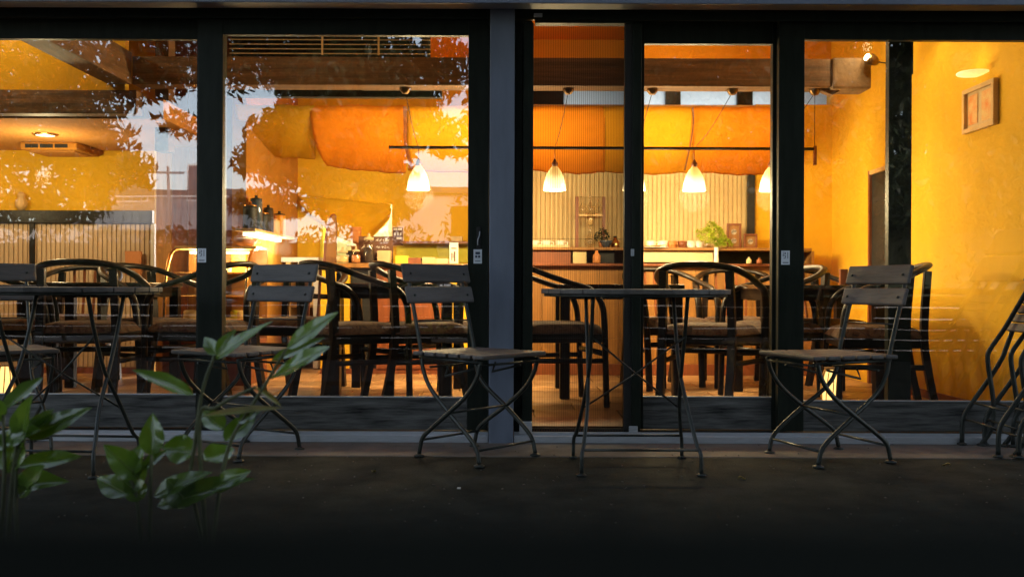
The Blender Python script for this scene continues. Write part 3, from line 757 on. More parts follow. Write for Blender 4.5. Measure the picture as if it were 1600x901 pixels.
edges = [.09, X(880, YB), X(945, YB), X(1040, YB), X(1063, YB), X(1152, YB), X(1176, YB), 2.55]
for a, b, kind in ((0, 1, 'd'), (1, 2, 'g'), (2, 3, 'g'), (3, 4, 'd'), (4, 5, 'g'), (5, 6, 'd'), (6, 7, 'g')):
    if kind == 'g': box('pane', (edges[a] + .0003, edges[b] - .0003, 0, .006, .006, hcw - .006), M['clearfrost'], cw)
    else: box('mullion', (edges[a], edges[b], -.03, .04, .001, hcw - .001), M['darkwood'], cw)

# alcove at the left
AL = thing('alcove_wall', 'ochre wall over a beige ribbed wainscot in the left alcove', 'wall', (0, YC, 0))
xa0, xa1 = -6.0, X(241, YC)
zl0, zl1 = Z(352, YC), Z(332, YC)
box('wall_body', (xa0, xa1, .0, .14, FL, 2.74), M['ochre'], AL)
box('ledge_rail', (xa0, xa1, -.05, -.001, zl0, zl1), M['darkwood'], AL, .004)
box('wainscot_backing', (xa0, xa1, -.010, -.001, FL, zl0 - .001), M['groove2'], AL)
ribbed('ribs', xa0 + 1.2, xa1 - .02, -.0105, FL + .05, zl0 - .002, .036, .74, M['stripe'], AL, .010)
box('batten', (X(50, YC), X(57, YC), -.045, -.022, FL, zl0 - .002), M['darkwood'], AL)
box('base_board', (xa0, xa1, -.03, -.0215, FL, FL + .045), M['redwood'], AL)
box('edge_light_strip', (xa1 - .015, xa1 + .012, -.035, .0, FL + .1, zl0), M['white'], AL)  # white strip painting the window light along the wall end
YS = 5.85
struct(box('alcove_ceiling', (-6.0, X(243, YS) , YS + .12, YC - .001, Z(238, YC), Z(238, YC) + .12), M['tan']))
tag(box('cross_beam', (-6.0, X(212, YS), YS, YS + .12, Z(180, YS), Z(143, YS)), M['beam'], bev=.004), 'brown timber beam over the left alcove', 'beam')
tag(box('upper_wall', (-6.0, -2.42, YS + .14, YS + .2, Z(143, YS) - .03, 2.74), M['ochre']), 'glowing ochre wall panel above the alcove beam', 'wall')
tag(box('hanging_post', (X(241, 6.3), X(262, 6.3), 6.3, 6.42, Z(238, 6.3), 2.74), M['beamy']), 'short brown post hanging at the end of the alcove ceiling', 'post')
ac = thing('air_conditioner', 'ceiling air conditioner with slotted grille in the alcove', 'air conditioner', P(90, 238, 7.1))
ac.location.z = Z(238, YC) - .001
aw = 44 * 7.0 / FPX
box('housing', (-aw, aw, -.15, .25, -.055, 0), M['shadewall'], ac, .01)
for k in range(3): box('slot', (-aw * .82 + k * aw * .52, -aw * .82 + k * aw * .52 + aw * .46, -.1515, -.1503, -.042, -.014), M['black'], ac)
box('grille', (-aw * .8, aw * .8, -.10, .2, -.062, -.0555), M['tan'], ac, .003)
def downlight(px, py, label, w, z, d):
    p = Vector((X(px, d), d, z))
    t = thing('downlight', label, 'lamp', p, group='round ceiling downlights')
    G().lathe([(.03, -.012), (.075, -.012), (.085, -.006), (.085, -.001)], n=24).build('trim_ring', M['brass'], t)
    G().lathe([(.001, -.016), (.062, -.0125)], n=20, cap=False).build('lens', M['downlight'], t)
    point('downlight_light', (0, -.05, -.30), w, WARM, t, .05)
zz = Z(238, YC)
downlight(70, 212, 'lit round downlight in the alcove ceiling above the air conditioner', 3.0, zz, (zz - .75) * FPX / (HOR - 212))
downlight(-150, 212, 'lit round downlight in the alcove ceiling beyond the left edge', 3.4, zz, 6.5)
tag(box('framed_card', (X(201, YC), X(226, YC), YC - .075, YC - .055, Z(432, YC), Z(395, YC)), M['terracotta'], bev=.003), 'small brown framed card standing at the end of the alcove wall', 'picture')
orn = thing('wall_ornament', 'small round ornament on the ledge of the alcove', 'ornament', (X(36, YC), YC - .03, zl1))
G().lathe([(.02, 0), (.04, .03), (.045, .06), (.025, .10), (.03, .12), (.012, .14)], n=16).build('figure', M['framewood'], orn)

# brown panelled wall, kitchen side wall, kitchen back wall
BW = thing('panelled_wall', 'red brown board wall behind the pastry case', 'wall', (0, 7.2, 0))
x = X(243, 7.2); n = 0
while x < -1.93:
    box('wall_board', (x + .002, min(x + .12, -1.92), 0, .03, FL, 2.74), M['redwood'] if n % 3 else M['panelwood'], BW, .002); x += .12; n += 1
tag(box('kitchen_side_wall', (-2.0, -1.9, 6.85, YK, FL, 2.74), M['shadewall']), 'ochre side wall of the kitchen recess, coloured darker for shade', 'wall')
KW = thing('kitchen_wall', 'ochre kitchen wall with a pale green serving hatch', 'wall', (0, YK, 0))
xh0, xh1, zh0, zh1 = X(503, YK), X(612, YK), Z(418, YK), Z(318, YK)
box('wall_left', (-1.9, xh0, 0, .12, FL, 2.74), M['ochre'], KW)
box('wall_right', (xh1, .10, 0, .12, FL, 2.74), M['ochre'], KW)
box('wall_top', (xh0, xh1, 0, .12, zh1, 2.74), M['ochre'], KW)
box('wall_bottom', (xh0, xh1, 0, .12, FL, zh0), M['ochre'], KW)
box('hatch_frame', (xh0 - .015, xh0 + .012, -.012, .13, zh0, zh1 - .02), M['limeyellow'], KW, .004)
tag(box('return_wall', (.0, .075, YC + .02, YK - .001, FL, 2.74), M['ochre']), 'short ochre return wall between kitchen and counter', 'wall')
tag(box('pantry_wall', (-2.0, .5, 8.92, 9.0, FL, 2.74), M['paleGreen']), 'pale green pantry wall seen through the hatch', 'wall')
pl_ = thing('pantry_lamp', 'pale fluorescent lamp lighting the pantry behind the hatch', 'lamp', (X(565, 8.75), 8.75, 1.55))
G().tube([(-.25, 0, 0), (.25, 0, 0)], .013).build('lamp_tube', M['greenlit'], pl_)
box('lamp_body', (-.28, .28, .0135, .04, -.015, .03), M['white'], pl_)
point('lamp_light', (0, -.04, -.03), 3.2, (1.0, .95, .66), pl_, .06)
# draped cloth over the hatch
def drape(u, v):
    top = P(465 + 145 * u, 306 + 14 * u, YK - .04)
    sag = math.sin(math.pi * min(1, (u * 1.0))) ** .8
    low = P(468 + 142 * u, 318 + 20 * u + 62 * sag * (0.55 + .45 * u), YK - .05)
    p = top.lerp(low, v)
    p.y += -.035 * math.sin(v * 9 + u * 6) * v - .02 * math.sin(u * 23) * v
    return p
tag(G().grid(drape, 40, 16).build('hatch_curtain', M['clothD'], thick=.003), 'yellow cloth draped across the top of the kitchen hatch', 'curtain')
# kitchen counter
KC = thing('kitchen_counter', 'ochre fronted counter in front of the kitchen hatch', 'counter', (0, YC, FL))
kx0, kx1 = X(500, YC), -.005
kt = Z(412, YC) - FL
box('counter_top', (kx0 - .02, kx1, -.03, .62, kt - .035, kt), M['panelwood'], KC, .004)
ps = [kx0, X(546, YC), X(588, YC), X(640, YC), X(690, YC), kx1]
for i in range(5):
    m_ = [M['ochre'], M['black'], M['redwood'], M['redwood'], M['ochre']][i]  # the black panel stands for a dark opening in the front
    box('front_panel', (ps[i] + .003, ps[i+1] - .003, 0 + (.03 if i == 1 else 0), .04, .04, kt - .036), m_, KC, .003)
box('kick_board', (kx0, kx1, .01, .03, 0, .039), M['redwood'], KC)
# wall shelf and lime panel
SH = thing('wall_shelf', 'red brown wall shelf over a lime yellow panel in the kitchen', 'shelf', P(680, 380, YK - .15))
w_ = X(738, YK - .15) - X(680, YK - .15)
box('shelf_board', (-w_ * .88, w_, -.09, .148, -.01, .012), M['redwood'], SH, .003)
box('lime_panel', (-w_ * 1.1, w_, .135, .1495, -.165, -.02), M['limeyellow'], SH)
box('post', (w_ * .36, w_ * .5, .10, .134, -.20, -.011), M['redwood'], SH)
tag(box('paper_box', (X(705, YK - .2), X(722, YK - .2), YK - .22, YK - .14, SH.location.z + .013, SH.location.z + .055), M['board']), 'small cream paper box on the kitchen shelf', 'box')
bk = thing('price_card', 'small white card with dark print standing under the kitchen shelf', 'card', (X(709, 7.6), 7.6, KC.location.z + kt))
box('card', (-.035, .035, 0, .004, .0, .17), M['ceramic'], bk)
for a, b, e, h in ((-.022, .022, .12, .13), (-.02, -.012, .03, .09), (.0, .012, .02, .10), (-.008, -.003, .05, .08)): box('print_mark', (a, b, -.001, -.0003, e, h), M['brownboard'], bk)
# menu chalkboard with scribbles
MB = thing('menu_board', 'brown menu chalkboard with white handwriting on the kitchen counter', 'menu board', (X(587, 7.55), 7.55, FL + kt))
bw, bh = 27 * 7.55 / FPX, .215
box('board', (-bw, bw, 0, .012, 0, bh), M['brownboard'], MB, .002)
g = G()
def strokes(x0, x1, zc, h, n, seed):
    r = random.Random(seed)
    for k in range(n):
        x = x0 + (x1 - x0) * (k + .5) / n; w = (x1 - x0) / n * .42
        for j in range(3):
            a = (x + r.uniform(-w, w), -.001, zc + r.uniform(-h, h)); b = (x + r.uniform(-w, w), -.001, zc + r.uniform(-h, h))
            g.tube([a, b], .0022, 4)
strokes(-bw * .62, bw * .75, bh * .86, .014, 7, 1); strokes(-bw * .85, -bw * .1, bh * .62, .018, 3, 2)
for q, z_ in enumerate((.60, .42, .24)): strokes(.0, bw * .8, bh * z_, .010, 5, 5 + q)
strokes(bw * .5, bw * .8, bh * .86, .02, 1, 40)
tag(g.build('handwriting', M['chalk'], MB), kind='stuff')
PS = thing('poster', 'small dark poster with white print beside the menu board', 'poster', (X(621, YK - .02), YK - .004, Z(386, YK)))
pw, ph = 9.5 * YK / FPX, Z(354, YK) - Z(386, YK)
box('sheet', (-pw, pw, -.004, 0, 0, ph), M['framewood'], PS); box('print', (-pw * .84, pw * .84, -.006, -.0042, .012, ph - .012), M['brownboard'], PS)
for a, b, e, h in ((-.7, -.1, .80, .9), (.0, .7, .80, .9), (-.6, -.35, .55, .68), (-.1, .15, .55, .68), (.35, .6, .55, .68), (-.2, .6, .36, .46)): box('print_mark', (pw * a, pw * b, -.0075, -.0062, ph * e, ph * h), M['chalk'], PS)
# jars and bottles on the counter
def jar(label, px, d, r, h, fill, lid, name='jar', z=None):
    t = thing(name, label, name, (X(px, d), d, FL + kt if z is None else z), group='jars and pots on the kitchen counter')
    G().lathe([(r * .9, 0), (r, .01), (r, h * .75), (r * .8, h * .86), (r * .8, h * .9)], n=16).build('jar_glass', M['clear'], t)
    G().lathe([(r * .85, .006), (r * .93, .012), (r * .93, h * .62)], n=16).build('contents', M[fill], t)
    G().lathe([(r * .86, h * .9), (r * .86, h), (r * .2, h + .01), (r * .22, h + .03), (r * .05, h + .035)], n=16).build('lid', M[lid], t)
    return t
jar('tall glass jar of coffee beans with a pointed lid in front of the menu board', 576, 7.45, .045, .20, 'coffee', 'board')
jar('short glass jar of dark tea left of the menu board', 549, 7.5, .045, .15, 'coffee', 'ceramic')
jar('squat cookie jar at the left end of the kitchen counter', 535, 7.42, .05, .09, 'framewood', 'board')
jar('small jar of brown sugar between cookie jar and bean jar', 556, 7.40, .035, .10, 'terracotta', 'board')
st = thing('cup_stack', 'tall stack of terracotta coloured cups on the kitchen counter', 'cups', (X(556, 7.75), 7.75, FL + kt))
for k in range(5): G().lathe([(.036, 0), (.045, .055), (.047, .06), (.04, .058), (.03, .01)], (0, 0, .11 + k * .032), 16).build('cup', M['terracotta'], st)
box('cup_box', (-.055, .055, -.05, .05, 0, .11), M['redwood'], st, .004)
WB = thing('wooden_board', 'tall curved wooden board leaning at the kitchen hatch', 'board', (X(515, 7.6), 7.6, FL + kt))
poly = [(-.055, 0, 0), (.05, 0, 0), (.055, 0, .30), (.045, 0, .385), (.03, 0, .40), (.005, 0, .385), (-.025, 0, .31), (-.045, 0, .18)]
G().prism(poly, (0, .03, 0)).build('board_blade', M['redwood'], WB, .004)
G().prism([(a * .75 + .012, -.004, b * .96 + .003) for a, _, b in poly], (0, .003, 0)).build('board_face', M['panelwood'], WB)
for k, (px, hh_, mm) in enumerate(((600, .10, 'board'), (628, .06, 'limeyellow'), (648, .045, 'redwood'), (670, .05, 'board'), (690, .04, 'board'))):
    tag(box('tin_box', (X(px, 7.46) - .05, X(px, 7.46) + .05, 7.43, 7.53, FL + kt, FL + kt + hh_), M[mm], bev=.004),
        ['cream box under the menu board', 'yellow tin right of the menu board', 'flat red brown box on the kitchen counter', 'low cream box near the price card', 'flat cream box left of the price card'][k], 'box', 'boxes on the kitchen counter')
# kitchen side shelf with strip light and clutter
SS = thing('side_shelf', 'lit shelf on the kitchen side wall carrying dark utensils', 'shelf', (-1.9, 7.2, 1.12))
box('shelf_board', (.001, .14, -.62, .55, 0, .02), M['framewood'], SS, .003)
box('strip_lamp', (.02, .06, -.5, .45, -.025, -.001), M['striplight'], SS)
for yy in (-.35, 0, .35): point('strip_light', (.12, yy, -.09), .7, (1.0, .92, .60), SS, .05)
for k, (yy, r, h, mm) in enumerate(((-.5, .05, .16, 'black'), (-.34, .045, .22, 'winglass'), (-.18, .055, .13, 'black'), (.0, .04, .18, 'coffee'), (.16, .05, .11, 'framewood'), (.34, .05, .16, 'clothO2'))):
    t = thing('canister', ['black pot nearest on the kitchen side shelf', 'tall steel pot on the kitchen side shelf', 'squat black pot on the kitchen side shelf', 'dark brown canister on the kitchen side shelf', 'wooden tub on the kitchen side shelf', 'orange canister farthest on the kitchen side shelf'][k], 'pot', (-1.83, 7.2 + yy, 1.14), group='pots on the kitchen side shelf')
    G().lathe([(r * .85, 0), (r, .01), (r * .98, h * .9), (r * .9, h)], n=16).build('pot_body', M[mm], t)
    G().lathe([(r * .95, h), (r * .9, h + .008), (.01, h + .015), (.012, h + .03), (.002, h + .032)], n=16).build('pot_lid', M['black'] if k % 2 else M['brass'], t)
# sink cabinet
SK = thing('kitchen_cabinet', 'pale framed cabinet with open shelves at the kitchen entrance', 'cabinet', (X(450, 7.9), 7.9, FL))
cw2, ch = 48 * 7.9 / FPX, Z(403, 7.9) - FL
box('cabinet_top', (-cw2, cw2, 0, .45, ch - .04, ch), M['white'], SK, .003)
for e in (-1, 0, 1): box('upright', (e * (cw2 - .025) - .02, e * (cw2 - .025) + .02, .0, .44, 0, ch - .041), M['white'] if e else M['framewood'], SK, .002)
for z_ in (.15, .5): box('shelf', (-cw2 + .05, cw2 - .05, .03, .44, z_, z_ + .02), M['panelwood'], SK)
box('back_panel', (-cw2, cw2, .441, .455, 0, ch - .041), M['redwood'], SK)
for k in range(4): 
    o = box('stacked_tray', (-cw2 + .08 + k * .11, -cw2 + .16 + k * .11, .06, .3, .521 if k % 2 else .171, .521 + .08 + .05 * k if k % 2 else .171 + .2), M[['board', 'terracotta', 'ceramic', 'framewood'][k]], SK)

# pastry case
PCX0, PCX1, PCY = X(256, 6.5), X(388, 6.5), 6.5
PC = thing('pastry_case', 'brass edged pastry case with curved front glass', 'display case', ((PCX0 + PCX1) / 2, PCY, FL))
pw = (PCX1 - PCX0) / 2; pt = Z(389, PCY) - FL
prof = [(-.02, .30), (-.02, .52), (.0, .70), (.05, .83), (.13, .91), (.25, pt)]
cs = spline([(0, y, z) for y, z in prof], 5)
g = G(); g.grid(lambda u, v: Vector((-pw + .02 + (2 * pw - .04) * v, cs[min(int(u * (len(cs) - 1)), len(cs) - 1)].y, cs[min(int(u * (len(cs) - 1)), len(cs) - 1)].z)), len(cs) - 1, 1)
g.build('front_glass', M['clear'], PC)
for e in (-1, 0, 1): G().tube([(e * (pw - .012), p.y - .003, p.z) for p in cs], .012, 8).build('brass_edge', M['brass'], PC)
box('top_slab', (-pw, pw, .20, .5, pt + .001, pt + .02), M['framewood'], PC, .003)
box('base', (-pw, pw, -.03, .5, 0, .30), M['redwood'], PC, .006)
box('back_panel', (-pw, pw, .5, .515, 0, pt), M['panelwood'], PC)
for z_ in (.44, .60, .76):
    sh_ = box('glass_shelf', (-pw + .03, pw - .03, .06 if z_ < .7 else .12, .49, z_, z_ + .008), M['board'], PC)
    G().tube([(-pw + .03, (.06 if z_ < .7 else .12) - .003, z_ + .004), (pw - .03, (.06 if z_ < .7 else .12) - .003, z_ + .004)], .005).build('shelf_edge', M['brass'], sh_)
box('case_lamp', (-pw + .08, pw - .08, .28, .32, pt - .03, pt - .012), M['striplight'], PC)
for e in (-1, 1): point('case_light', (e * pw * .5, .28, pt - .06), 1.3, (1, .78, .42), PC, .04)
for k in range(8):
    z_ = .448 + .16 * (k % 3); q = -pw + .1 + (k * .117) % (2 * pw - .2)
    t = thing('cake', ['round sponge cake', 'dark chocolate cake', 'cream tart', 'golden pie', 'brown roll cake', 'fruit tart', 'cheese cake', 'tea cake'][k] + ' on a shelf of the pastry case', 'cake', (PC.location.x + q, PCY + .25, FL + z_ + .001), group='cakes in the pastry case')
    G().lathe([(.045, 0), (.05, .005), (.05, .045), (.04, .055), (.001, .056)], n=16).build('cake_body', M[['board', 'coffee', 'ceramic', 'framewood', 'redwood', 'terracotta', 'limeyellow', 'panelwood'][k]], t)
bo = thing('serving_bowl', 'shallow brown bowl on top of the pastry case', 'bowl', (X(382, 6.75), 6.75, FL + pt + .021))
G().lathe([(.05, 0), (.06, .004), (.095, .05), (.09, .05), (.055, .012), (.001, .01)], n=24).build('bowl_body', M['terracotta'], bo)
G().lathe([(.001, .045), (.05, .06), (.06, .05), (.02, .03)], n=12).build('napkin', M['ceramic'], bo)

# long counter at the right
RC = thing('back_counter', 'long counter with open shelves and board front below the ribbed wall', 'counter', (0, YC, FL))
rx0, rx1 = .08, X(1266, YC)
rt_ = Z(386, YC) - FL
box('counter_top', (rx0, rx1, -.04, .345, rt_ - .022, rt_), M['panelwood'], RC, .004)
z2 = Z(411, YC) - FL
box('lower_top', (rx0, rx1, -.06, .345, z2 - .02, z2), M['redwood'], RC, .003)
box('upright', (X(1117, YC) - .008, X(1117, YC) + .008, -.03, .3, z2 + .001, rt_ - .023), M['redwood'], RC)
box('cream_panel', (X(1000, YC), X(1114, YC), .0, .015, z2 + .012, rt_ - .025), M['board'], RC, .002)
box('brown_panel', (rx0, X(892, YC), .0, .015, z2 + .001, rt_ - .0235), M['redwood'], RC)
box('ribbed_panel', (X(895, YC), X(916, YC), .0, .015, z2 + .001, rt_ - .0235), M['cream'], RC)
box('end_panel', (rx1 + .0005, rx1 + .02, -.03, .34, 0, rt_ - .023), M['panelwood'], RC)
box('niche_back', (X(1121, YC), rx1, .20, .21, z2 + .001, rt_ - .0235), M['darkwood'], RC)
x = rx0; n = 0
while x < rx1 - .02:
    box('front_board', (x + .0015, min(x + .148, rx1), 0.0, .02, .085, z2 - .021), M['panelwood'], RC, .002); x += .148
box('kick_board', (rx0, rx1, -.012, .0185, 0, .0845), M['redwood'], RC, .002)
zc_top = FL + rt_ + .001
def cup(px, d, z, label, scale=1.0, m='ceramic'):
    t = thing('teacup', label, 'cup', (X(px, d), d, z), group='teacups along the back counter')
    k = scale
    G().lathe([(.03 * k, 0), (.06 * k, .008 * k), (.064 * k, .012 * k), (.02 * k, .006 * k)], n=18).build('saucer', M[m], t)
    G().lathe([(.02 * k, .008 * k), (.034 * k, .025 * k), (.04 * k, .06 * k), (.037 * k, .06 * k), (.03 * k, .03 * k), (.001, .02 * k)], n=18, cap=False).build('cup_body', M[m], t)
    G().tube(spline([(.036 * k, 0, .05 * k), (.058 * k, 0, .048 * k), (.056 * k, 0, .028 * k), (.034 * k, 0, .026 * k)], 4), .004 * k, 6).build('handle', M[m], t)
names = ['first teacup from the left on the back counter, seen through the screen', 'second teacup from the left on the back counter, seen through the screen', 'third teacup from the left on the back counter, seen through the screen',
         'teacup beside the screen bar on the back counter', 'teacup next to the one beside the screen bar', 'brown mug among the pale teacups on the back counter', 'dark mug among the pale teacups on the back counter', 'teacup just left of the lime plant', 'teacup tucked behind the lime plant']
for k, (px, m_) in enumerate(((834, 'ceramic'), (853, 'ceramic'), (875, 'ceramic'), (1017, 'ceramic'), (1036, 'ceramic'), (1050, 'terracotta'), (1066, 'redwood'), (1079, 'ceramic'), (1093, 'ceramic'))):
    cup(px, 7.6, zc_top, names[k], 1.0, m_)
tag(box('cup_tray', (X(824, 7.6), X(888, 7.6), 7.47, 7.545, zc_top, zc_top + .02), M['board'], bev=.003), 'low pale tray in front of the teacups seen through the screen', 'tray')
sg = thing('glass_rack', 'wooden rack with hanging glasses and a syphon seen through the screen', 'rack', (X(922, 7.6), 7.6, zc_top))
hw_, hr = 21 * 7.6 / FPX, Z(307, 7.6) - zc_top
for e in (-1, 1): box('rack_post', (e * hw_ - .012, e * hw_ + .012, -.02, .02, 0, hr), M['redwood'], sg, .002)
box('rack_bar', (-hw_ + .013, hw_ - .013, -.02, .02, hr * .62, hr * .66), M['framewood'], sg)
for k in range(3):
    G().lathe([(.03, 0), (.032, .05), (.012, .09), (.006, .10), (.006, .13), (.03, .135)], (-.06 + .06 * k, 0, hr * .665), 14).build('glass_cup', M['clear'], sg)
G().lathe([(.01, 0), (.045, .02), (.05, .06), (.02, .10), (.012, .18), (.03, .2), (.034, .27)], (0, 0, .005), 16).build('syphon', M['clear'], sg)
G().lathe([(.02, .0), (.028, .03), (.02, .06)], (0, 0, hr * .45), 12).build('amber_filter', M['framewood'], sg)
vs = thing('small_plant', 'small dark potted plant beside the glass rack', 'plant', (X(942, 7.55), 7.55, zc_top))
G().lathe([(.03, 0), (.038, .05), (.034, .05), (.001, .045)], n=14).build('pot', M['terracotta'], vs)
def blob_leaves(n, rad, c, size, seed, squash=(1, 1, 1)):
    r = np.random.RandomState(seed); g = G()
    for k in range(n):
        v = r.normal(size=3); v /= np.linalg.norm(v); v *= rad * r.uniform(.35, 1.0) ** .5
        v = v * np.array(squash) * (1 + .25 * math.sin(5 * v[0] / rad + 3 * v[2] / rad))
        p = Vector(v) + Vector(c); a = Vector(r.normal(size=3)).normalized(); b = a.orthogonal().normalized(); l = size * r.uniform(.6, 1.3)
        q = len(g.v); g.v += [tuple(p - a * l), tuple(p + b * l * .4), tuple(p + a * l), tuple(p - b * l * .4)]; g.face((q, q+1, q+2, q+3))
    return g
blob_leaves(160, .06, (0, 0, .10), .014, 3).build('foliage', M['treeleaf'], vs)
lp = thing('lime_plant', 'feathery lime green plant in a slim white vase on the counter', 'plant', (X(1119, 7.34), 7.34, FL + z2 + .001))
G().lathe([(.018, 0), (.02, .02), (.016, .06), (.018, .125), (.014, .125), (.001, .12)], n=14).build('vase', M['ceramic'], lp)
g = blob_leaves(900, .10, (-.025, 0, .235), .013, 5, (1.1, .9, .8)); g2 = blob_leaves(350, .055, (.06, -.01, .165), .012, 6, (1.2, 1, .7))
b_ = len(g.v); g.v += g2.v
for f in g2.f: g.face([i + b_ for i in f])
g.build('foliage', M['lime'], lp)
for k in range(7): G().tube(spline([(0, 0, .12), (-.02 + .012 * k - .02, .01 * (k % 3 - 1), .18), (-.08 + .025 * k, .02 * (k % 3 - 1), .27 - .01 * k)], 3), .0015, 5).build('stalk', M['lime'], lp)
for px, w2, h2, lab in ((1147, .055, .195, 'taller wooden photo frame with two round prints on the counter'), (1173, .052, .115, 'shorter wooden photo frame beside the taller one')):
    t = thing('photo_frame', lab, 'picture frame', (X(px, 7.5), 7.5, zc_top), group='photo frames on the back counter')
    for b in ((-w2, w2, 0, .03, 0, .015), (-w2, w2, 0, .03, h2 - .015, h2), (-w2, -w2 + .014, 0, .03, .0152, h2 - .0152), (w2 - .014, w2, 0, .03, .0152, h2 - .0152)): box('frame_bar', b, M['redwood'], t, .002)
    box('mount', (-w2 + .014, w2 - .014, .018, .024, .015, h2 - .015), M['panelwood'], t)
    for z_ in ([.06, .13] if h2 > .15 else [.055]): G().lathe([(.001, 0), (.022, 0), (.022, .004)], n=14).build('print', M['photo'], t).matrix_local = Matrix.Translation((0, .017, z_)) @ Matrix.Rotation(R(90), 4, 'X')
for k, (px, d, r, h, m_, lab) in enumerate(((932, 7.36, .03, .10, 'terracotta', 'amber bottle low on the counter behind the screen'), (961, 7.6, .035, .09, 'brass', 'round brass pot at the right side behind the screen'), (1170, 7.30, .02, .05, 'board', 'small cream pot on the lower counter'), (1186, 7.30, .022, .045, 'redwood', 'small brown pot on the lower counter'), (1262, 7.1, .03, .12, 'terracotta', 'orange bottle on the lower counter beside the right-hand door stile'))):
    t = thing('bottle', lab, 'bottle', (X(px, d), min(d, 7.6), zc_top if px == 961 else FL + z2 + .001), group='bottles and pots on the counter')
    if d < 7.3: t.location.y = 7.35
    G().lathe([(r * .9, 0), (r, .006), (r, h * .6), (r * .4, h * .8), (r * .4, h)], n=14).build('bottle_body', M[m_], t)
    G().lathe([(r * .45, h), (r * .45, h * 1.08)], n=10).build('cap', M['black'], t)
dbx = thing('coffee_grinder', 'dark coffee grinder on the counter behind the screen', 'grinder', (X(948, 7.42), 7.42, FL + z2 + .001))
box('grinder_body', (-.06, .06, 0, .12, 0, .12), M['black'], dbx, .006); G().lathe([(.02, .12), (.05, .17), (.052, .18)], (0, .06, 0), 14).build('hopper', M['winglass'], dbx)
tag(G().prism([(X(1008, 7.3), 7.3, zc_top + .004), (X(1040, 7.3), 7.3, zc_top + .012), (X(1040, 7.3) - .02, 7.44, zc_top + .012), (X(1008, 7.3) - .02, 7.44, zc_top + .004)], (0, 0, .006)).build('folded_napkin', M['terracotta']), 'terracotta napkin lying over the edge of the back counter', 'napkin')

# beams, louvre, hanging cloths, lamp rail
YBM = 6.0
tag(box('cross_beam', (X(205, YBM), X(1298, YBM), YBM, YBM + .16, Z(134, YBM), Z(90, YBM)), M['beam'], bev=.005), 'long brown timber beam crossing the whole room', 'beam')
tag(box('beam_end', (X(1298, YBM) + .001, X(1359, YBM), YBM - .02, YBM + .18, Z(136, YBM) - .005, Z(89, YBM)), M['beamend'], bev=.012), 'weathered cut end piece of the long beam by the right wall', 'beam')
tag(G().prism([(X(1284, YBM), YBM + .05, Z(136, YBM)), (X(1318, YBM), YBM + .05, Z(136, YBM)), (X(1304, YBM), YBM + .05, Z(144, YBM))], (0, .06, 0)).build('beam_peg', M['beam']), 'small wooden wedge under the beam end', 'wedge')
g = G()
ang_pts = [(P(110, 61, 5.05), P(213, 118, 5.99))]
db = thing('sloping_beam', 'dark timber beam running from the front wall back to the long beam', 'beam', (X(205, YBM), YBM, 0))
xb0, xb1 = X(205, YBM) - X(205, YBM) - .14 + .0, .0
box('beam_shaft', (-.15, 0, -1.2, -.001, 2.0, 2.20), M['beamy'], db, .005)
tag(box('cross_beam', (-6.0, X(205, YBM) - .16, YBM + .02, YBM + .16, Z(142, YBM) + .14, Z(142, YBM) + .30), M['beam']), 'hidden upper beam over the alcove panel', 'beam') if False else None
lv = thing('louvre_vent', 'horizontal louvre slats above the beam at the top of the glass', 'vent', (X(513, 6.25), 6.25, Z(87, 6.25)))
lw_ = (X(670, 6.25) - X(356, 6.25)) / 2
box('backing', (-lw_, lw_, .06, .07, 0, .30), M['black'], lv)
for k in range(5): G().obox((0, .03, .015 + k * .030), (2 * lw_, .035, .006), Matrix.Rotation(R(12), 3, 'X')).build('slat', M['blind'], lv)
for px in (502, 590): box('divider', (X(px, 6.25) - X(513, 6.25) - .006, X(px, 6.25) - X(513, 6.25) + .006, .0, .008, 0, .30), M['framewood'], lv)
tag(box('lighting_track', (X(352, 6.35), X(690, 6.35), 6.30, 6.36, Z(155, 6.35), Z(142, 6.35)), M['black'], bev=.003), 'long black track hanging under the beam at the left of the cloths', 'track')
tag(box('duct_bar', (X(566, 6.3), X(690, 6.3), 6.22, 6.28, Z(144, 6.3), Z(136, 6.3)), M['black'], bev=.002), 'short black bar just under the beam above the orange cloth', 'bar')

def cloth(label, pxl, pxr, m_, lowl, lowr, cut=0.0, seed=0):
    yt, ybk = 6.62, YB - .06
    def fn(u, v):
        px = pxl + (pxr - pxl) * u
        y = yt + (ybk - yt) * v
        top = P(px, 166, yt)
        lowpy = lowl + (lowr - lowl) * u + 2 * math.sin(u * math.pi) + 0.8 * math.sin(u * 7 + seed)
        low = P(px, lowpy, ybk)
        k = v
        p = top.lerp(low, k)
        p.y = y
        p.z += -.035 * math.sin(math.pi * v) - .018 * math.sin(math.pi * min(1, v / .22)) * (v < .22)
        p.x += cut * (v ** 1.7) * (1 - u) * .35
        p.z += cut * (1 - u) ** 3 * v * .05
        p.z += .004 * math.sin(u * 12 + v * 5 + seed) + .002 * math.sin(u * 31 + v * 9 + seed * 2) * v
        return p
    return tag(G().grid(fn, 26, 22).build('hanging_cloth', m_, thick=.003), label, 'cloth', 'cloth panels slung under the ceiling')
cloth('olive yellow hanging cloth at the left end of the row', 366, 492, M['clothOlive'], 246, 248, .55, 1)
cloth('orange hanging cloth left of the brown ribbon', 483, 634, M['clothO'], 264, 270, .40, 2)
cloth('yellow hanging cloth behind the leftmost pendant lamp', 637, 830, M['clothY'], 268, 268, .0, 3)
cloth('orange hanging cloth seen through the pleated screen', 828, 944, M['clothO'], 266, 270, .0, 4)
cloth('yellow hanging cloth just right of the screen bar', 942, 1082, M['clothY'], 268, 270, .0, 5)
cloth('orange hanging cloth at the right end of the row', 1079, 1224, M['clothO'], 268, 272, .12, 6)
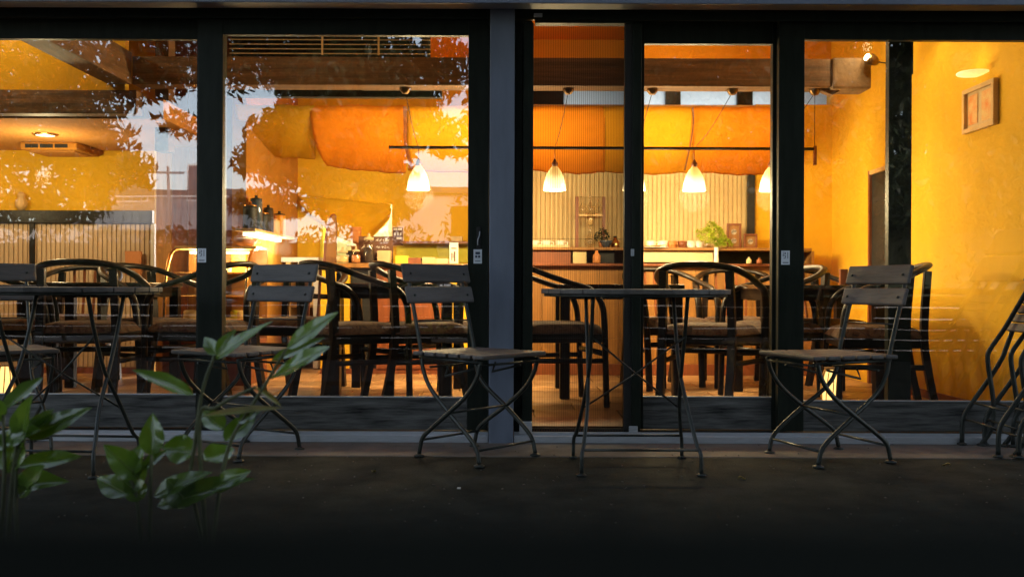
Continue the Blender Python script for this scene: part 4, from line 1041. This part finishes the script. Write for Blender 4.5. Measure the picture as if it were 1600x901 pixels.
for px, lab in ((632, 'brown ribbon hanging between the orange and the yellow cloth'), (1080, 'narrow red ribbon hanging behind the lamp over the counter')):
    w3 = .012 if px == 632 else .006
    pts = spline([P(px, 164, 6.6), P(px + 1, 190, 6.75), P(px + 2 if px < 800 else px - 4, 225, 7.1), P(px + 12 if px < 800 else px - 12, 262, 7.5)], 5)
    g = G(); 
    for i, p in enumerate(pts): g.v += [(p.x - w3, p.y - .03, p.z - .02), (p.x + w3, p.y - .03, p.z - .02)]
    for i in range(len(pts) - 1): g.face((2*i, 2*i+1, 2*i+3, 2*i+2))
    tag(g.build('ribbon', M['redwood'], thick=.002), lab, 'ribbon', 'ribbons between the cloths')

YL = 6.55
rl = thing('lamp_rail', 'slim dark rail carrying the pendant lamps', 'rail', (0, YL, Z(231, YL)))
G().tube([(X(607, YL), 0, 0), (X(1272, YL), 0, 0)], .011, 8).build('rail_bar', M['darkwood'], rl)
for px in (1272,):
    G().tube([(X(px, YL), 0, .0), (X(px, YL), 0, Z(138, YL) - Z(231, YL))], .0022, 5).build('hanger', M['darkwood'], rl)
    box('rail_end', (X(px, YL) - .006, X(px, YL) + .012, -.012, .012, -.11, .02), M['redwood'], rl)
plabs = ['pendant lamp hanging before the yellow cloth in the left glass door', 'pendant lamp hidden behind the blue grey column', 'pendant lamp seen through the pleated screen', 'pendant lamp hidden behind the screen bar', 'pendant lamp above the lime plant', 'pendant lamp half hidden by the right-hand door stile']
lampw = 9.5
shade = [(.016, .168), (.022, .158), (.040, .135), (.058, .10), (.071, .055), (.0785, .0), (.0755, .0), (.068, .055), (.055, .098), (.037, .130), (.02, .150)]
for k, (px, bx) in enumerate(((653, 632), (762, 750), (866, 887), (990, 1018), (1084, 1143), (1204, 1272))):
    xl = X(px, YL); zb = Z(297, YL)
    t = thing('pendant_lamp', plabs[k], 'lamp', (xl, YL, zb), group='opal glass pendant lamps on the rail')
    G().lathe(shade, n=28, cap=False).build('lamp_shade', M['lampwhite'], t)
    G().lathe([(.02, .16), (.022, .185), (.012, .2), (.004, .215)], n=14).build('lamp_cap', M['redwood'], t)
    G().lathe([(.001, .025), (.02, .035), (.028, .06), (.018, .09), (.012, .12)], n=14, cap=False).build('bulb', M['bulb'], t)
    zr = Z(231, YL) - zb
    G().tube([(0, 0, .21), (0, 0, zr + .01)], .0022, 5).build('cord', M['redwood'], t)
    bp_ = Vector((X(bx, 6.08) - xl, 6.08 - YL, Z(136, 6.08) - zb - .03))
    mid = bp_.lerp(Vector((0, 0, zr)), .55); mid.z -= .03
    G().tube(spline([bp_, mid, (0, 0, zr)], 5), .0022, 5).build('swag_cord', M['darkwood'], t)
    G().lathe([(.002, -.036), (.02, -.032), (.034, -.012), (.036, .0), (.036, .012)], (bp_.x, bp_.y, bp_.z + .018), 18).build('ceiling_cup', M['brassdark'], t)
    point('lamp_light', (0, 0, -.035), lampw * (.3 if k == 5 else 1), WARM, t, .10)
# spot clamp on the beam end
sp = thing('spot_lamp', 'lit clip-on spotlight at the end of the long beam', 'spotlight', P(1362, 92, 5.9))
o = G().lathe([(.002, -.04), (.022, -.035), (.032, -.01), (.034, .02), (.026, .045)], n=16).build('spot_head', M['brassdark'], sp)
o.rotation_euler = (R(20), R(-70), 0)
b_ = G().lathe([(.001, .048), (.022, .047)], n=14, cap=False).build('spot_lens', M['bulb'], sp); b_.rotation_euler = o.rotation_euler
G().tube([(.03, 0, -.01), (.09, 0, -.02), (.10, -.9, -.02)][:2], .004).build('spot_arm', M['black'], sp)
point('spot_light', (-.06, -.09, .06), .7, WARM, sp, .03)

# ------------------------------------------------------------------ indoor armchairs and tables
def make_armchair(slats):
    t = thing('armchair', '', 'chair', group='dark bentwood armchairs in the cafe')
    half = [(.235, .255, .0), (.225, .262, .22), (.215, .272, .45), (.195, .28, .58), (.13, .285, .658), (.02, .280, .695), (-.10, .262, .735), (-.195, .205, .775), (-.245, .11, .795), (-.258, 0, .80)]
    pts = half + [(x, -y, z) for x, y, z in reversed(half[:-1])]
    G().tube(spline(pts, 4), .017, 8, r2=.024).build('bent_arm_frame', M['darkwood'], t)
    for s in (-1, 1):
        G().tube(spline([(-.275, s * .19, 0), (-.225, s * .195, .25), (-.205, s * .195, .45), (-.225, s * .185, .765)], 4), .025, 4, r2=.029).build('leg', M['darkwood'], t)
        G().tube([(.22, s * .262, .26), (-.22, s * .20, .26)], .011, 6, r2=.016).build('stretcher', M['darkwood'], t)
    for y in ((-.10, -.035, .035, .10) if slats else ()):
        G().tube([(-.205, y, .45), (-.235, y * 1.05, .62), (-.25, y * 1.1, .79)], .007, 4, r2=.012).build('back_slat', M['redwood'], t)
    if slats: G().tube([(-.222, -.19, .60), (-.24, 0, .605), (-.222, .19, .60)], .009, 6, r2=.02).build('back_rail', M['darkwood'], t)
    G().tube([(.222, -.262, .30), (.222, .262, .30)], .011, 6, r2=.018).build('stretcher', M['darkwood'], t)
    G().prism([(.225, -.255, .36), (.225, .255, .36), (-.20, .195, .36), (-.20, -.195, .36)], (0, 0, .05)).build('seat_frame', M['darkwood'], t, .006)
    g = G()
    def cush(u, v):
        a, b = u * 2 - 1, v * 2 - 1
        k = (1 - abs(a) ** 5) * (1 - abs(b) ** 5)
        hw = .255 - .03 * (1 - u)
        return Vector((.012 + a * .225, b * hw, .413 + .062 * max(k, 0) ** .38))
    g.grid(cush, 14, 14); g.build('seat_cushion', M['floral'], t)
    return t
am = [make_armchair(False), make_armchair(True)]; used = [0, 0]
for q in am: pass
spots = [(140, 5.42, 98, 'dark armchair with its back to the glass behind the left terrace table'),
         (118, 6.62, -88, 'dark armchair facing the glass in the left alcove'),
         (322, 5.62, 165, 'dark armchair half hidden by the left door stile'),
         (548, 5.42, 38, 'dark armchair with wide arms between the two left folding chairs'),
         (700, 5.85, 150, 'dark armchair behind the folding chair next to the column'),
         (868, 5.62, 12, 'dark armchair seen through the pleated screen'),
         (1106, 5.45, 62, 'dark armchair with its back to the narrow glass door'),
         (1150, 6.72, -95, 'dark armchair near the back counter below the lime plant'),
         (1042, 6.55, -70, 'dark armchair beyond the round table near the back counter'),
         (1368, 5.26, 170, 'dark armchair behind the right folding chair against the ochre wall'),
         (1282, 6.3, -60, 'dark armchair behind the right-hand door stile'),
         (655, 5.5, 25, 'dark armchair with curved arm just left of the folding chair by the column'), (236, 5.95, -30, 'dark armchair at the end of the alcove in front of the pastry case'), (1212, 5.85, 195, 'dark armchair mostly hidden by the right-hand door stile'), (470, 6.25, -100, 'dark armchair in front of the pale kitchen cabinet'),
         (20, 5.75, 20, 'dark armchair at the left edge behind the terrace table')]
for i, (px, d, a, lab) in enumerate(spots):
    k = 1 if (d > 6.2 or px == 868) else 0
    again(am[k], (X(px, d), d, FL + .002), R(a), lab, not used[k]); used[k] = 1
def make_cafe_table():
    t = thing('cafe_table', '', 'table', group='dark cafe tables indoors')
    box('table_top', (-.38, .38, -.34, .34, .665, .692), M['tabletop'], t, .005)
    box('apron', (-.33, .33, -.29, .29, .60, .664), M['darkwood'], t)
    for a in (-1, 1):
        for b in (-1, 1): box('leg', (a * .34 - .03, a * .34 + .03, b * .30 - .03, b * .30 + .03, 0, .664), M['darkwood'], t, .004)
    return t
ct = make_cafe_table()
for i, (px, d, a, lab) in enumerate(((165, 6.05, 2, 'dark indoor table between the two armchairs of the alcove'), (625, 6.1, -3, 'dark indoor table in front of the kitchen counter'),
     (962, 6.12, 0, 'dark indoor table behind the screen bar'), (1258, 6.0, 3, 'dark indoor table by the ochre wall behind the door stile'))):
    again(ct, (X(px, d), d, FL + .002), R(a), lab, i == 0)
def lantern(px, d, label):
    t = thing('floor_lantern', label, 'lantern', (X(px, d), d, FL + .002), group='glowing woven floor lanterns')
    G().lathe([(.030, .02), (.042, .07), (.045, .13), (.038, .20), (.026, .235)], n=18).build('paper_shade', M['lantern'], t)
    for k in range(10):
        a = 2 * math.pi * k / 10
        G().tube(spline([(math.cos(a + o_) * r, math.sin(a + o_) * r, z) for r, z, o_ in ((.040, .0, 0), (.050, .07, .1), (.054, .13, .2), (.046, .20, .3), (.032, .245, .4))], 3), .003, 5).build('cane', M['framewood'], t)
    G().lathe([(.022, .24), (.036, .24), (.036, .25), (.022, .25)], n=18).build('top_ring', M['framewood'], t)
lantern(1299, 5.15, 'glowing woven floor lantern under the right folding chair')
lantern(6, 5.15, 'glowing woven floor lantern at the left edge under the table')
tag(box('menu_stand', (X(1313, 6.0), X(1325, 6.0), 6.0, 6.03, FL + .695, FL + .695 + .10), M['redwood'], bev=.003), 'small upright menu stand on the table by the ochre wall', 'menu stand')

for k, (x, y, lab) in enumerate(((-3.3, 5.35, 'bare bulb ceiling lamp over the alcove beam, above the picture'), (-1.3, 5.35, 'bare bulb ceiling lamp over the left glass door, above the picture'), (.75, 5.35, 'bare bulb ceiling lamp over the screened doorway, above the picture'), (1.9, 5.3, 'bare bulb ceiling lamp near the ochre wall, above the picture'), (1.2, 6.9, 'bare bulb ceiling lamp over the cloths, above the picture'), (-.9, 6.9, 'bare bulb ceiling lamp over the left cloths, above the picture'))):
    t = thing('ceiling_lamp', lab, 'lamp', (x, y, 2.74), group='ceiling lamps above the view')
    G().lathe([(.03, -.03), (.035, -.001)], n=14).build('lamp_base', M['brassdark'], t)
    G().lathe([(.001, -.10), (.025, -.09), (.03, -.07), (.02, -.04), (.014, -.031)], n=14, cap=False).build('bulb', M['bulb'], t)
    point('lamp_light', (0, 0, -.13), (3.4, .7, .6, .6, 2.6, 2.6)[k], WARM, t, .04)
# ------------------------------------------------------------------ the street behind the camera, mirrored in the glass
def V(px, py, D):            # where a mirrored sight line at image point (px, py) has travelled D metres
    return Vector(((px - 800) * D / FPX, 2 * FA - D, CAMZ + (HOR - py) * D / FPX))
def leaf_cloud(blobs, seed, size=.075, dens=1.0):
    r = np.random.RandomState(seed); vs = []; 
    for (c, rad, n) in blobs:
        n = int(n * dens)
        v = r.normal(size=(n, 3)); v /= np.linalg.norm(v, axis=1)[:, None]
        v *= (r.uniform(.0, 1, size=(n, 1)) ** .45)
        p = v * np.array(rad) + np.array(c)
        # leaves gather along short twigs
        tw = r.normal(size=(n // 7 + 1, 3)) * .0
        a = r.normal(size=(n, 3)) + np.array([0, 0, -.9]); a /= np.linalg.norm(a, axis=1)[:, None]
        b = np.cross(a, r.normal(size=(n, 3))); b /= np.linalg.norm(b, axis=1)[:, None]
        l = size * r.uniform(.6, 1.25, size=(n, 1)); w = l * r.uniform(.28, .42, size=(n, 1))
        q = np.stack([p - a * l, p + b * w - a * l * .1, p + a * l, p - b * w - a * l * .1], axis=1)
        vs.append(q.reshape(-1, 3))
    vs = np.concatenate(vs); n = len(vs) // 4
    g = G(); g.v = [tuple(x) for x in vs]; g.f = [(4*i, 4*i+1, 4*i+2, 4*i+3) for i in range(n)]; g.sm = [False] * n
    return g
def tree(name, label, base, blobs, limbs, seed, h=3.0, r=.16, dens=2.0):
    org = Vector(base)
    t = thing(name, label, 'tree', org, group='street trees behind the viewer')
    b2 = [((c[0] - org.x, c[1] - org.y, c[2] - org.z), rad, n) for c, rad, n in blobs]
    leaf_cloud(b2, seed, .072, dens * 1.4).build('crown', M['treeleaf'], t)
    g = G().tube(spline([(0, 0, -.15), (.05, 0, 1.0), (.0, .05, 2.0), (.08, .0, h)], 4), r, 10, taper=lambda q: 1.2 - .5 * q).build('trunk', M['bark'], t)
    for (c, rad, n) in b2[:limbs]:
        mid = Vector((c[0] * .45, c[1] * .45, h * .75 + (c[2] - h * .75) * .3 + .35))
        G().tube(spline([(.05, 0, h * .72), mid, c], 5), .06, 7, taper=lambda q: 1 - .8 * q).build('limb', M['bark'], t)
    return t
def vb(px, py, D, rx, ry, rz_m, n):
    s = D / FPX
    c = V(px, py, D); return (tuple(c), (rx * s, rz_m, ry * s), n)
left_blobs = [vb(70, 120, 11, 170, 80, .9, 1500), vb(60, 215, 10.5, 150, 70, .8, 900), vb(60, 320, 10.5, 110, 45, .6, 420), vb(135, 255, 11, 50, 70, .6, 360),
              vb(235, 105, 10.5, 75, 50, .6, 420), vb(275, 195, 11.5, 40, 22, .5, 70), vb(208, 265, 10, 30, 30, .4, 70), vb(-150, 200, 11, 170, 200, 1.0, 1500)]
mid_blobs = [vb(455, 90, 11, 120, 55, .8, 900), vb(560, 160, 10.5, 130, 120, .9, 2600), vb(500, 235, 11, 110, 70, .8, 1300), vb(570, 300, 10.5, 95, 60, .7, 1000), vb(430, 225, 11, 50, 55, .5, 260), vb(395, 255, 10.5, 32, 30, .5, 80),
             vb(690, 100, 10.5, 48, 60, .5, 220), vb(695, 215, 11, 42, 35, .5, 130), vb(420, 320, 11, 70, 26, .5, 200), vb(372, 110, 11, 28, 45, .4, 70)]
right_blobs = [vb(830, 180, 11, 110, 200, 1.0, 3200), vb(1000, 150, 11.5, 170, 190, 1.1, 4300), vb(1210, 150, 11, 170, 190, 1.1, 4300), vb(1420, 160, 11.5, 170, 190, 1.1, 4000), vb(1620, 170, 11, 160, 200, 1.0, 3600), vb(1100, 300, 10.5, 260, 60, .8, 2600), vb(1480, 300, 10.5, 260, 60, .8, 2600)]
shade_canopy_l = [((-4.0 + 1.6 * i + .3 * (j % 2), -2.1 + 1.2 * j, 4.1 + .35 * ((i + j) % 3)), (1.25, 1.1, .65), 1100) for i in range(4) for j in range(4)]  # boughs out of view, added overhead to shade the terrace
shade_canopy_r = [((1.0 + 1.6 * i + .3 * (j % 2), -2.1 + 1.2 * j, 4.0 + .35 * ((i + j) % 3)), (1.25, 1.1, .65), 1100) for i in range(4) for j in range(4)]
tree('street_tree', 'leafy tree mirrored in the leftmost glass, bright sky between its leaves', (-7.2, -2.2, -.15), left_blobs, 5, 21, dens=1.9)
tree('street_tree', 'leafy tree mirrored in the glass door beside the column', (-1.75, -2.0, -.15), mid_blobs + shade_canopy_l, 6, 22)
tree('street_tree', 'dense tree darkening the reflection in the right-hand doors', (3.4, -2.6, -.15), right_blobs + shade_canopy_r, 6, 23)
def hedge(label, x0, x1, y, h, seed):
    t = thing('hedge', label, 'hedge', ((x0 + x1) / 2, y, -.15), group='clipped hedges behind the viewer')
    L = (x1 - x0) / 2
    blobs = [((-L + (2 * L) * (k + .5) / 8, 0, h * q), (L / 6, .35, h * .36), 800) for k in range(8) for q in (.3, .72)]
    leaf_cloud(blobs, seed, .06, 1.3).build('foliage', M['hedge'], t)
    box('hedge_core', (-L, L, -.16, .16, 0, h * .9), M['hedge'], t)
hedge('tall dark hedge filling the lower reflection on the right', -.8, 7.5, -3.4, 2.15, 31)
hedge('low dark hedge under the mirrored house at the left', -9.0, -1.0, -3.6, 1.62, 32)
tag(box('bright_gap_wall', (-9.5, 8.0, -3.1, -2.95, -.15, .60), M['pale'], bev=.01), 'low pale concrete wall added to mirror as thin bright lines between fence slats', 'wall')  # unseen pale wall added so the fence gaps mirror bright
def house(label, cx, y, w, dep, h, mwall, floors, bal, name='house'):
    t = thing(name, label, 'house', (cx, y, -.15), group='houses across the street')
    box('wall', (-w/2, w/2, -dep, 0, 0, h), M[mwall], t)
    box('roof', (-w/2 - .2, w/2 + .2, -dep - .2, .25, h + .001, h + .18), M['rooftile'], t)
    for f in range(floors):
        z = .9 + f * 2.6
        for k in range(max(2, int(w // 2.4))):
            x = -w/2 + 1.2 + k * 2.4
            if x + .7 > w/2: break
            wi = box('window', (x - .6, x + .6, .002, .05, z, z + 1.2), M['whitepaint'], t)
            for e in (0, 1): box('pane', (x - .55 + e * .56, x - .01 + e * .56, .051, .058, z + .05, z + 1.15), M['winglass'], wi)
        if bal and f > 0:
            b = box('balcony', (-w/2, w/2, .06, .9, z - .95, z - .83), M['housegrey'], t)
            for q in range(int(w / .3)): G().tube([(-w/2 + .1 + q * .3, .86, z - .83), (-w/2 + .1 + q * .3, .86, z + .1)], .018, 5).build('baluster', M['housegrey'], b)
            G().tube([(-w/2, .86, z + .1), (w/2, .86, z + .1)], .03, 6).build('handrail', M['whitepaint'], b)
    return t
house('grey house with a railed balcony mirrored at the right of the leftmost glass', V(255, 0, 30).x, V(255, 0, 30).y, 4.6, 6, 3.7, 'housegrey', 2, True)
house('pale rendered house mirrored beside the column', V(700, 0, 26).x, V(700, 0, 26).y, 3.2, 6, 3.4, 'housewall', 1, False)
house('low pale house mirrored at the far left', V(20, 0, 34).x, V(20, 0, 34).y, 7.5, 6, 3.0, 'housewall', 1, False)
pl = thing('utility_pole', 'slim utility pole mirrored against the sky in the leftmost glass', 'pole', tuple(Vector((V(259, 0, 24).x, V(259, 0, 24).y, -.15))))
G().tube([(0, 0, 0), (0, 0, 3.9)], .05, 8, taper=lambda q: 1 - .35 * q).build('pole_shaft', M['housegrey'], pl)
G().tube([(-.4, 0, 3.75), (.4, 0, 3.75)], .03, 6).build('cross_arm', M['housegrey'], pl)
